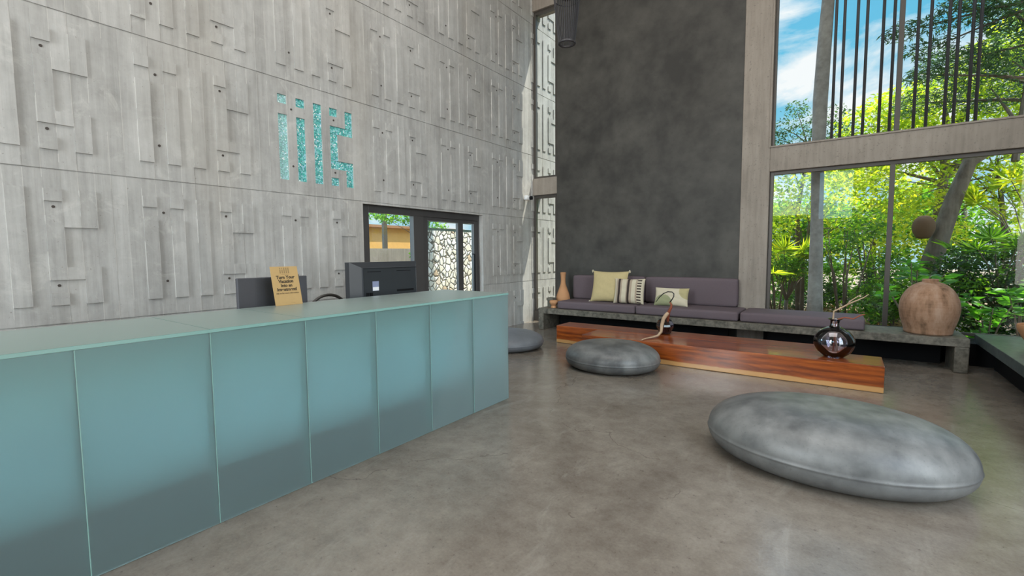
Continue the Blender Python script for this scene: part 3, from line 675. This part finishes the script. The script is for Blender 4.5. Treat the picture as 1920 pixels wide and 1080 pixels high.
obj('twig', MB().tube([(-0.04, 6.68, 0.33), (-0.10, 6.66, 0.74), (-0.095, 6.66, 0.845), (-0.03, 6.66, 0.885), (0.03, 6.66, 0.93), (0.123, 6.66, 0.986), (0.18, 6.66, 1.02), (0.225, 6.66, 1.06)], [0.011, 0.010, 0.009, 0.009, 0.008, 0.007, 0.006, 0.003]), drift, br, smooth=True)
obj('twig', MB().tube([(0.027, 6.66, 0.93), (0.06, 6.66, 0.975), (0.10, 6.66, 1.01), (0.157, 6.66, 1.055)], [0.007, 0.007, 0.005, 0.003]), drift, br, smooth=True)
obj('twig', MB().tube([(-0.09, 6.66, 0.33), (-0.065, 6.66, 0.70), (-0.051, 6.66, 0.75), (0.01, 6.66, 0.777), (0.093, 6.66, 0.766), (0.166, 6.66, 0.817), (0.20, 6.66, 0.825)], [0.010, 0.010, 0.010, 0.009, 0.009, 0.008, 0.005]), red, br, smooth=True)

v1 = empty('faceted_vase', (-2.23, 7.13, 0.303), 'small dark faceted glass vase on the rear timber block', 'vase')
obj('vase_body', MB().lathe([(0.0, 0.008), (0.07, 0.0), (0.085, 0.012), (0.135, 0.12), (0.13, 0.15), (0.10, 0.21), (0.045, 0.245), (0.042, 0.26), (0.036, 0.26), (0.036, 0.24), (0.095, 0.20), (0.125, 0.14), (0.078, 0.018), (0.0, 0.014)], -2.23, 7.13, 0.303, 9, closed=False), vd, v1)
b1 = empty('driftwood_branch', (-2.23, 6.9, 0.30), 'pale driftwood branch rising from the dark faceted vase', 'branch')
obj('pale_limb', MB().tube([(-2.325, 6.385, 0.312), (-2.31, 6.49, 0.316), (-2.26, 6.62, 0.320), (-2.215, 6.74, 0.33), (-2.205, 6.86, 0.37), (-2.215, 6.92, 0.46), (-2.20, 6.95, 0.56), (-2.155, 6.96, 0.63), (-2.135, 6.98, 0.655)], [0.007, 0.010, 0.013, 0.017, 0.021, 0.025, 0.028, 0.028, 0.018], 10), drift, b1, smooth=True)
obj('red_limb', MB().tube([(-2.20, 7.12, 0.34), (-2.17, 7.06, 0.54), (-2.135, 6.98, 0.66), (-2.10, 6.98, 0.73), (-2.095, 6.98, 0.775), (-2.12, 6.98, 0.812)], [0.018, 0.022, 0.024, 0.020, 0.015, 0.009], 10), red, b1, smooth=True)
obj('dark_vine', MB().tube([(-2.12, 6.98, 0.808), (-2.09, 6.98, 0.85), (-2.063, 6.98, 0.90), (-2.062, 6.98, 0.94), (-2.09, 6.98, 0.965), (-2.15, 6.98, 0.968), (-2.22, 6.98, 0.935), (-2.28, 6.98, 0.875), (-2.33, 6.98, 0.80)], [0.009, 0.009, 0.008, 0.008, 0.008, 0.008, 0.008, 0.007, 0.004], 8), blk, b1, smooth=True)

m, t = new_mat('weathered_terracotta'); p = opos(t)
n1 = t.noise(t.scaled(p, 4, 4, 1.2), 2.2, 6, 0.65); n2 = t.noise(t.scaled(p, 1, 1, 9), 4, 4)
c = t.ramp(t.math('ADD', t.math('MULTIPLY', n1, .85), t.math('MULTIPLY', n2, .15)), [(0.34, (0.13, 0.075, 0.042)), (0.5, (0.29, 0.165, 0.10)), (0.66, (0.38, 0.25, 0.175))])
bsdf(t, c, 0.75, 0, 0.3, bump(t, n2, 0.25, 0.01)); M['pot'] = m
terr = plain('orange_terracotta', (0.46, 0.24, 0.12), 0.8, 0, 0.2, 0.15, 10)
prof = smoothprof([(0.0, 0.004), (0.20, 0.0), (0.250, 0.008), (0.262, 0.07), (0.298, 0.20), (0.315, 0.33), (0.302, 0.45), (0.25, 0.57), (0.17, 0.655), (0.095, 0.69), (0.085, 0.70), (0.087, 0.725), (0.078, 0.732), (0.066, 0.72), (0.06, 0.68)])
jr = empty('terracotta_jar', (0.93, 8.33, 0.441), 'big round weathered terracotta jar with short neck on the bench end', 'jar')
obj('jar_body', MB().lathe(prof, 0.93, 8.33, 0.441, 56, closed=False), M['pot'], jr, smooth=True)
obj('lug', MB().rbox(1.10, 1.17, 8.25, 8.31, 0.985, 1.03, 0.015, 0, 5), M['pot'], jr, smooth=True)

prof = smoothprof([(0.0, 0.003), (0.085, 0.0), (0.12, 0.03), (0.145, 0.13), (0.135, 0.23), (0.095, 0.35), (0.058, 0.46), (0.05, 0.56), (0.056, 0.66), (0.062, 0.70), (0.05, 0.70), (0.04, 0.56)])
tag(obj('clay_bottle', MB().lathe(prof, -4.83, 8.55, 0.441, 40, closed=False), terr, loc=(-4.83, 8.55, 0.441), smooth=True), 'tall pale clay bottle with slender neck on the bench by the narrow window', 'bottle')
tag(obj('square_planter', MB().box(-5.02, -4.90, 8.22, 8.34, 0.441, 0.60).box(-5.035, -4.885, 8.205, 8.355, 0.58, 0.635), concrete('dark_grey_stone', (0.09, 0.085, 0.07), (0.16, 0.15, 0.12), 0.8), loc=(-4.96, 8.28, 0.441), bevel=0.004), 'small grey square stone pot behind the footed clay bowl', 'pot')
tag(obj('clay_goblet', MB().lathe(smoothprof([(0.0, 0.003), (0.055, 0.0), (0.06, 0.02), (0.045, 0.045), (0.07, 0.075), (0.088, 0.11), (0.082, 0.145), (0.06, 0.155), (0.055, 0.13), (0.0, 0.09)]), -4.83, 8.16, 0.441, 32, closed=False), terr, loc=(-4.83, 8.16, 0.441), smooth=True), 'small footed orange clay bowl at the left end of the bench', 'bowl')

b2 = empty('stone_side_bench', (1.8, 6.5, 0), 'dark blue grey stone bench at the right edge of the picture', 'bench')
obj('seat_slab', MB().box(1.43, 2.20, 4.2, 8.58, 0.325, 0.44), M['bench2'], b2, bevel=0.006)
obj('base', MB().box(1.62, 2.1, 4.6, 8.5, 0, 0.325), M['black'], b2)
tag(obj('clay_bowl', MB().lathe(smoothprof([(0.0, 0.005), (0.09, 0.0), (0.12, 0.02), (0.20, 0.10), (0.255, 0.21), (0.262, 0.27), (0.248, 0.27), (0.235, 0.21), (0.11, 0.035), (0.0, 0.025)]), 1.86, 7.55, 0.441, 40, closed=False), terr, loc=(1.86, 7.55, 0.441), smooth=True), 'orange clay bowl on the dark stone bench, cut by the frame', 'bowl')

# floor box by the narrow window
tag(obj('socket_bracket', MB().box(-5.60, -5.585, 8.84, 8.86, 0.0, 0.17).box(-5.60, -5.42, 8.84, 8.86, 0.155, 0.17).box(-5.44, -5.425, 8.84, 8.86, 0.09, 0.155), M['black'], loc=(-5.5, 8.85, 0)), 'small black metal bracket on the floor below the narrow window', 'bracket')

# ---------------------------------------------------------------- pendant lamp of black wire
pl_ = empty('pendant_lamp', (-2.78, 5.0, 4.02), 'black wire basket pendant lamp hanging in front of the dark wall', 'lamp')
wm = plain('black_wire', (0.03, 0.028, 0.032), 0.45)
wb2 = MB()
prof_r = [(0.093, 0.0), (0.112, 0.15), (0.135, 0.35), (0.155, 0.55), (0.175, 0.80), (0.165, 1.05), (0.06, 1.22)]
for k in range(34):
    a = 2*PI*k/34; wb2.tube([(-2.78+r*math.cos(a+z*0.05), 5.0+r*math.sin(a+z*0.05), 4.03+z) for r, z in prof_r], 0.0042, 4)
obj('wire_shade', wb2, wm, pl_)
for r, z, th in ((0.093, 0.0, 0.014), (0.15, 0.50, 0.006), (0.175, 0.80, 0.006), (0.06, 1.22, 0.008)):
    obj('ring', MB().tube([(-2.78+r*math.cos(2*PI*k/32), 5.0+r*math.sin(2*PI*k/32), 4.03+z) for k in range(33)], th, 8), wm, pl_, smooth=True)
obj('inner_liner', MB().lathe([(0.05, 0.50), (0.075, 0.75), (0.07, 1.05)], -2.78, 5.0, 4.03, 24, closed=False), plain('dark_brown_liner', (0.05, 0.038, 0.034), 0.8), pl_, smooth=True)
obj('cord', MB().tube([(-2.78, 5.0, 5.24), (-2.78, 5.0, 10.0)], 0.006), wm, pl_)

# ---------------------------------------------------------------- screen rods outside the upper window
rodm = plain('dark_rod', (0.045, 0.042, 0.05), 0.6)
ordn = 'first second third fourth fifth sixth seventh eighth ninth tenth eleventh twelfth'.split()
rx = [-0.27, -0.16, 0.01, 0.13, 0.33, 0.46, 0.74, 0.88, 1.08, 1.18, 1.33, 1.41]
proto = tag(obj('screen_rod', MB().tube([(0, 0, 3.30), (0, 0, 8.2)], 0.021, 10), rodm, loc=(0, 0, 0), smooth=True), 'x', 'rod', 'dark vertical screen rods outside the upper window')
for i, x in enumerate(rx):
    o = proto if i == 0 else proto.copy()
    if i: sc.collection.objects.link(o)
    o.location = (x, 9.3, 0); o['label'] = 'slim dark vertical rod outside the upper window, %s to the right of the pale trunk' % ordn[i]

# ---------------------------------------------------------------- garden
def leaves_mesh(name, P, N, L, Wd, mat, droop=0.0):
    """P: (n,3) leaf bases, N: (n,3) leaf directions, L lengths; folded diamond leaves"""
    n = len(P); N = N/np.linalg.norm(N, axis=1)[:, None]
    rnd = rng.normal(size=(n, 3)); S = np.cross(N, rnd); S /= np.linalg.norm(S, axis=1)[:, None]; U = np.cross(S, N)
    L = L[:, None]; W2 = L*Wd
    a = P; b = P+N*L*0.45+S*W2+U*L*0.06; c = P+N*L-U*L*0.10; d = P+N*L*0.45-S*W2+U*L*0.06
    V = np.stack([a, b, c, d], 1).reshape(-1, 3)
    me = bpy.data.meshes.new(name); me.vertices.add(4*n); me.vertices.foreach_set('co', V.astype(np.float32).ravel())
    # two triangles folded along the rib
    idx = np.arange(n)[:, None]*4 + np.array([0, 1, 2, 0, 2, 3])[None]
    me.loops.add(6*n); me.loops.foreach_set('vertex_index', idx.astype(np.int32).ravel())
    me.polygons.add(2*n); me.polygons.foreach_set('loop_start', (np.arange(2*n)*3).astype(np.int32))
    me.update(calc_edges=True); me.validate(); me.materials.append(mat); return me
def crown_mesh(name, blobs, per, L0, L1, Wd, mat, flat=0.6, up=0.2):
    P = []; 
    for (x, y, z, r) in blobs:
        k = int(per*r*r); d = rng.normal(size=(k, 3)); d /= np.linalg.norm(d, axis=1)[:, None]
        rr = r*rng.uniform(0.25, 1.0, k)**0.5
        P.append(np.array([x, y, z])+d*rr[:, None]*np.array([1, 1, flat]))
    P = np.concatenate(P); N = rng.normal(size=P.shape)*np.array([1, 1, 0.6])+np.array([0, 0, -up])
    return leaves_mesh(name, P, N, rng.uniform(L0, L1, len(P)), Wd, mat)
def link(name, me, parent):
    o = bpy.data.objects.new(name, me); sc.collection.objects.link(o)
    if parent: o.parent = parent
    WL[o.name] = WL[parent.name] if parent else (0, 0, 0); return o
bark = concrete('grey_brown_bark', (0.09, 0.07, 0.05), (0.22, 0.18, 0.14), 0.9, 4.0, True, 0.5, 0.9)
bark_p = concrete('pale_palm_bark', (0.20, 0.19, 0.18), (0.36, 0.35, 0.33), 0.9, 3.0, False, 0.3, 0.5)
LY = leaf_mat('yellow_green_leaves', (0.14, 0.24, 0.02), (0.28, 0.38, 0.04), (0.50, 0.52, 0.08), 0.55)
LG = leaf_mat('mid_green_leaves', (0.03, 0.10, 0.015), (0.08, 0.20, 0.03), (0.18, 0.34, 0.05), 0.5)
LD = leaf_mat('dark_green_leaves', (0.010, 0.035, 0.010), (0.02, 0.065, 0.018), (0.04, 0.11, 0.03), 0.35)
LB = leaf_mat('blue_green_needles', (0.02, 0.06, 0.04), (0.045, 0.11, 0.06), (0.08, 0.17, 0.07), 0.3)

def tree(name, label, cat, x, y, h, trunk, blobs, per, L0, L1, Wd, lm, r0=0.12, group=None, flat=0.7, bm=None):
    e = empty(name, (x, y, 0), label, cat, group)
    mb = MB(); mb.tube(trunk, [r0*(1-0.6*i/(len(trunk)-1)) for i in range(len(trunk))], 12)
    obj('trunk', mb, bm or bark, e, smooth=True)
    bb = MB(); tp = Vector(trunk[-1]); mid = Vector(trunk[len(trunk)//2+0])
    for (bx, by, bz, rr) in blobs:
        s_ = mid.lerp(tp, random.uniform(0.2, 1)); q = Vector((x+bx, y+by, bz)); m_ = s_.lerp(q, 0.5)+Vector((0, 0, 0.12*rr))
        bb.tube([s_, m_, q], [r0*0.3, r0*0.16, r0*0.05], 6)
    obj('branches', bb, bm or bark, e)
    link('foliage', crown_mesh(name, blobs, per, L0, L1, Wd, lm, flat), e)
    return e
def blobs(n, x0, x1, y0, y1, z0, z1, r0, r1): return [(random.uniform(x0, x1), random.uniform(y0, y1), random.uniform(z0, z1), random.uniform(r0, r1)) for _ in range(n)]

# pale palm trunk just outside the glass
pm = empty('palm_tree', (-0.44, 9.9, 0), 'pale grey palm trunk rising past both windows just outside the glass', 'tree')
obj('trunk', MB().tube([(-0.42, 9.9, 0), (-0.43, 9.9, 0.8), (-0.45, 9.9, 2.2), (-0.47, 9.9, 3.2), (-0.47, 9.9, 4.2), (-0.44, 9.9, 5.2), (-0.40, 9.9, 6.2), (-0.38, 9.9, 8.0)], [0.15, 0.115, 0.095, 0.10, 0.112, 0.105, 0.088, 0.085], 20), bark_p, pm, smooth=True)
# leaning tree with clay nest
tree('leaning_tree', 'thick grey trunk leaning right behind the second lower pane', 'tree', 1.2, 12.0, 6, [(1.15, 12, 0), (1.25, 12, 1.0), (1.42, 12, 1.7), (1.60, 12.05, 2.5), (1.80, 12.1, 3.2), (2.5, 12.2, 3.75), (3.7, 12.3, 4.2)],
     [(0.9, 0.6, 4.6, 0.8), (1.4, 0.6, 5.4, 0.9), (0.3, 0.8, 5.2, 0.6), (1.2, 0.3, 6.2, 0.9), (-0.1, 0.9, 4.6, 0.5)], 2600, 0.07, 0.13, 0.10, LB, 0.19, flat=0.55)
tag(obj('hanging_clay_nest', MB().lathe(smoothprof([(0, -0.22), (0.10, -0.20), (0.17, -0.05), (0.16, 0.10), (0.08, 0.2), (0, 0.22)]), 1.17, 11.75, 2.0, 20), plain('brown_clay_nest', (0.12, 0.065, 0.03), 0.9), loc=(1.17, 11.75, 2.0), smooth=True), 'rounded brown nest attached to the leaning grey trunk', 'nest')

# feathery trees filling the upper window on the right
tree('feathery_tree', 'feathery blue green tree spreading over the upper window from the right', 'tree', 2.2, 10.9, 7, [(2.9, 11.3, 0), (2.95, 11.3, 3), (2.9, 11.2, 6.0)],
     [(-1.5, 0, 5.4, 0.35), (-1.15, 0.1, 5.05, 0.40), (-0.8, 0, 5.5, 0.5), (-1.2, 0.2, 4.65, 0.33), (-0.7, 0.1, 4.75, 0.45), (-0.2, 0, 5.3, 0.55), (-0.15, 0.1, 4.6, 0.45), (0.3, 0, 5.0, 0.5), (-0.6, 0.3, 6.0, 0.5), (0.4, 0.2, 5.8, 0.5)], 2300, 0.07, 0.13, 0.11, LB, 0.13, flat=0.4)
tree('yellow_green_tree', 'sunlit yellow green tree behind the screen rods in the upper window', 'tree', 1.6, 14.5, 6, [(1.6, 14.5, 0), (1.7, 14.5, 2.5), (1.8, 14.6, 4.2)],
     [(-2.0, 0, 3.9, 0.8), (-1.3, 0, 4.6, 0.75), (-0.6, 0.3, 5.0, 0.8), (0.1, 0, 4.9, 0.9), (0.9, 0, 5.5, 0.9), (1.5, 0.2, 6.1, 0.9), (1.8, 0, 4.9, 0.9), (0.9, -0.3, 4.2, 0.8), (-0.5, -0.2, 4.1, 0.7), (-1.4, 0.1, 3.6, 0.7), (2.4, 0.2, 5.6, 0.9)], 1500, 0.09, 0.16, 0.22, LY, 0.16)
tree('sparse_tree', 'sparse grey leaved tree against the clouds beside the pale trunk', 'tree', -0.9, 13.2, 5, [(-0.9, 13.2, 0), (-1.0, 13.2, 2.5), (-0.8, 13.2, 4.2)],
     [(-0.75, 0, 4.15, 0.40), (-0.45, 0, 4.55, 0.33), (-0.2, 0.1, 4.95, 0.32), (0.15, 0, 4.5, 0.35), (0.55, 0, 4.7, 0.3), (0.1, 0, 4.15, 0.4), (-0.35, 0, 3.95, 0.35), (0.7, 0.1, 4.3, 0.35), (-0.7, 0.1, 3.75, 0.45), (-0.1, 0.1, 3.8, 0.4), (-0.55, 0, 4.3, 0.35)], 1900, 0.05, 0.10, 0.18, LB, 0.07)

# background belt
belt = [(-3.2, 17.5, 'yellow'), (-1.4, 18.5, 'green'), (0.6, 19.0, 'yellow'), (2.6, 18.0, 'green'), (4.6, 18.5, 'yellow'), (6.6, 18.0, 'green')]
labs = ['yellow green tree at the far left of the garden belt', 'mid green tree of the garden belt left of the pale trunk', 'yellow green tree of the garden belt behind the thin stems', 'mid green tree of the garden belt behind the leaning trunk', 'yellow green tree of the garden belt right of the leaning trunk', 'mid green tree at the far right of the garden belt']
for (x, y, k), lb in zip(belt, labs):
    tree('garden_tree', lb, 'tree', x, y, 5, [(x, y, 0), (x+0.1, y, 1.5), (x, y, 3.2)], blobs(9, -1.3, 1.3, -0.8, 0.8, 0.4, 3.9, 0.7, 1.1), 560, 0.11, 0.22, 0.24, LY if k == 'yellow' else LG, 0.12, 'trees of the garden belt')
# lower window bright mass close behind glass
tree('bright_shrub', 'bright yellow green shrub filling the left lower pane behind the palm trunk', 'shrub', -0.8, 12.6, 3, [(-0.8, 12.6, 0), (-0.8, 12.6, 1.4), (-0.7, 12.6, 2.3)], [(-0.5, 0, 2.2, 0.5), (0.0, 0, 2.6, 0.5), (0.6, 0.1, 2.4, 0.55), (0.9, 0, 3.0, 0.5), (0.3, 0, 3.2, 0.45), (1.2, 0, 2.0, 0.45), (-0.4, 0, 3.1, 0.4), (-0.6, 0.3, 1.5, 0.45), (-0.3, 0, 1.1, 0.3), (1.5, 0.1, 2.7, 0.5)], 1300, 0.07, 0.14, 0.22, LY, 0.05)
tree('bright_shrub', 'bright yellow green foliage hanging across the top right lower pane', 'shrub', 2.0, 13.4, 3, [(2.7, 13.6, 0), (2.6, 13.6, 2.0), (2.4, 13.5, 3.4)], [(-1.5, 0, 3.2, 0.5), (-1.2, 0, 2.6, 0.5), (-0.2, 0.2, 3.4, 0.5), (0.3, 0, 3.0, 0.55), (0.8, 0, 3.4, 0.55), (0.7, 0, 2.4, 0.5), (1.2, 0.1, 2.7, 0.55), (-0.6, 0.5, 2.8, 0.5), (-0.9, 0.4, 2.2, 0.5), (-0.9, 0.6, 3.6, 0.5), (-0.3, 0.5, 2.0, 0.5), (0.2, 0.6, 3.9, 0.5)], 1500, 0.07, 0.14, 0.2, LY, 0.07)
# thin stemmed shrubs
def stems(name, label, x, y, n, h, spread, seed):
    random.seed(seed); e = empty(name, (x, y, 0), label, 'shrub', None)
    for i in range(n):
        a = random.uniform(-1, 1)*spread; b_ = random.uniform(-.3, .3)
        obj('stem', MB().tube([(x+a*0.15, y+b_*.2, 0), (x+a*0.5+random.uniform(-.05, .05), y+b_*.5, h*0.5), (x+a, y+b_, h*random.uniform(.8, 1.1))], [0.022, 0.015, 0.006], 6), bark, e, smooth=True)
    link('foliage', crown_mesh(name, [(random.uniform(-spread, spread), random.uniform(-.2, .2), h*random.uniform(.6, 1.05), 0.28) for _ in range(7)], 1800, 0.06, 0.12, 0.2, LG, 0.7), e); return e
stems('stemmed_shrub', 'thin brown stemmed shrub just right of the pale palm trunk', 0.0, 11.3, 7, 2.1, 0.5, 11)
stems('stemmed_shrub', 'thin stemmed shrub beside the window mullion with a bent dark stem', 0.55, 11.8, 6, 1.9, 0.45, 12)
stems('stemmed_shrub', 'thin stemmed shrub at the left edge of the lower window', -1.2, 11.6, 5, 1.4, 0.4, 13)
random.seed(21)
# broad leaved plants, dark ones low at the right
def broad(name, label, x, y, z0, h, n, L, lm, rad=0.35, group=None, wd=0.2):
    e = empty(name, (x, y, 0), label, 'plant', group)
    st = MB(); P = []; N = []; Ls = []
    k = max(3, n//14)
    for i in range(k):
        a = 2*PI*i/k+random.uniform(-.4, .4); rr = rad*random.uniform(.2, 1); hh = z0+h*random.uniform(.35, 1)
        tip = Vector((rr*math.cos(a), rr*math.sin(a), hh)); st.tube([(x, y, 0), (x+tip.x*.5, y+tip.y*.5, hh*.6), (x+tip.x, y+tip.y, hh)], [0.014, 0.010, 0.006], 6)
        for j in range(14):
            b_ = 2*PI*j/7+random.uniform(-.3, .3); P.append(tip-Vector((0, 0, random.uniform(0, .22)*h))); N.append((math.cos(b_), math.sin(b_), random.uniform(-.35, .45))); Ls.append(L*random.uniform(.7, 1.15))
    obj('stems', st, bark, e, smooth=True)
    link('foliage', leaves_mesh(name, np.array([tuple(p) for p in P]), np.array(N), np.array(Ls), wd, lm), e); return e
LM = leaf_mat('fresh_green_broad_leaves', (0.04, 0.15, 0.025), (0.07, 0.24, 0.04), (0.12, 0.32, 0.06), 0.45, 0.35)
broad('broadleaf_plant', 'fresh green broad leaved plant behind the terracotta jar, nearest the mullion', 0.95, 10.1, 0.3, 1.15, 110, 0.22, LM, 0.45)
broad('broadleaf_plant', 'broad leaved plant between terracotta jar and dark side bench', 1.70, 9.45, 0.15, 0.75, 70, 0.20, LM, 0.30)
broad('broadleaf_plant', 'broad leaved plant behind the clay bowl at the picture edge', 2.15, 9.9, 0.2, 0.95, 80, 0.20, LM, 0.40)
broad('broadleaf_plant', 'low broad leaved plant right behind the terracotta jar', 1.30, 9.7, 0.2, 0.8, 60, 0.18, LM, 0.35)
for i, (x, y, z, lb) in enumerate([(1.8, 11.0, 1.5, 'dense dark green bush above the clay bowl at the right edge'), (1.35, 10.9, 1.0, 'dense dark green bush right behind the round jar'), (2.3, 12.0, 1.9, 'dense dark green bush between leaning trunk and right edge'), (0.75, 11.2, 1.0, 'dense dark green bush between mullion and jar'), (2.5, 10.6, 1.1, 'dense dark green bush lowest in the right corner')]):
    tree('dark_bush', lb, 'bush', x, y, z, [(x, y, 0), (x, y, z*.4), (x, y, z*.7)], blobs(6, -.4, .4, -.2, .2, .35, z, .28, .42), 2600, 0.05, 0.11, 0.25, LG if i % 2 else LD, 0.04, 'dense dark bushes')
for i, (x, y, lb) in enumerate([(-1.5, 13.6, 'low undergrowth bush at the left edge of the lower window'), (-0.6, 14.2, 'low undergrowth bush behind the pale palm trunk'), (0.2, 13.9, 'low undergrowth bush behind the thin brown stems'), (0.95, 13.2, 'low undergrowth bush behind the window mullion')]):
    tree('low_bush', lb, 'bush', x, y, 1, [(x, y, 0), (x, y, .3), (x, y, .5)], blobs(8, -.6, .6, -.2, .2, .2, 1.25, .28, .42), 2000, 0.06, 0.13, 0.22, LD if i % 2 else LG, 0.03, 'low undergrowth bushes')
# palms with fan leaves
def fan_palm(name, label, x, y, z, n, L, lm, sc_=1.0):
    e = empty(name, (x, y, 0), label, 'palm')
    st = MB(); P = []; N = []
    for i in range(n):
        a = random.uniform(0, 2*PI); el = random.uniform(.1, 1.2); d = Vector((math.cos(a)*math.cos(el), math.sin(a)*math.cos(el), math.sin(el)))
        tip = Vector((0, 0, z*.6))+d*z*.5; st.tube([(x, y, z*.3), (x+tip.x*.6, y+tip.y*.6, tip.z*.85), (x+tip.x, y+tip.y, tip.z)], [.012, .009, .006], 5)
        s1 = d.cross(Vector((0, 0, 1))).normalized(); s2 = s1.cross(d)
        for j in range(17):
            b_ = (j-8)/8*2.0; v = d*math.cos(b_)+s1*math.sin(b_)+s2*0.15*random.uniform(-1, 1); P.append(tuple(tip)); N.append(tuple(v))
    st.tube([(x, y, 0), (x, y, z*.32)], [.05, .04], 8)
    obj('stalks', st, bark, e, smooth=True)
    link('fronds', leaves_mesh(name, np.array(P), np.array(N), np.full(len(P), L)*rng.uniform(.8, 1.1, len(P)), 0.045, lm), e); return e
fan_palm('fan_palm', 'small bright fan palm left of the pale trunk in the lower window', -1.05, 11.9, 1.5, 14, 0.42, LY)
fan_palm('fan_palm', 'fan palm with spiky fronds to the right of the leaning trunk', 2.15, 11.2, 1.7, 18, 0.34, LG)
fan_palm('fan_palm', 'fan palm with pale sunlit fronds at the upper right lower pane', 2.9, 12.6, 2.7, 18, 0.42, LY)
# fallen fronds and litter
lt = crown_mesh('litter', [(random.uniform(-2.5, 1.5), random.uniform(10, 15), 0.12, 0.5) for _ in range(26)], 240, 0.1, 0.28, 0.10, leaf_mat('dry_leaves', (0.16, 0.09, 0.04), (0.34, 0.22, 0.12), (0.55, 0.42, 0.30), 0.2), 0.12)
o = link('leaf_litter', lt, None); tag(o, 'dry brown leaves and fronds covering the garden ground', 'leaves', None, 'stuff')
# greenery seen through the side door
tree('courtyard_tree', 'green courtyard tree seen through the small door pane beside the yellow house', 'tree', -11.0, 10.6, 3, [(-11, 10.6, 0), (-11, 10.6, 1.2), (-11, 10.7, 2.4)], [(0, 0.2, 1.4, .4), (0, 0.1, 1.9, .4), (0, 0.5, 2.3, .45), (0.2, -0.2, 2.75, .4), (0, -1.0, 2.75, .4), (0, -1.6, 2.7, .35), (0, -0.5, 2.8, .35), (0, -2.0, 2.75, .3), (0, 0.0, 1.0, .4), (-0.2, -0.15, 1.6, .35)], 1500, .07, .14, .25, LG, .06)
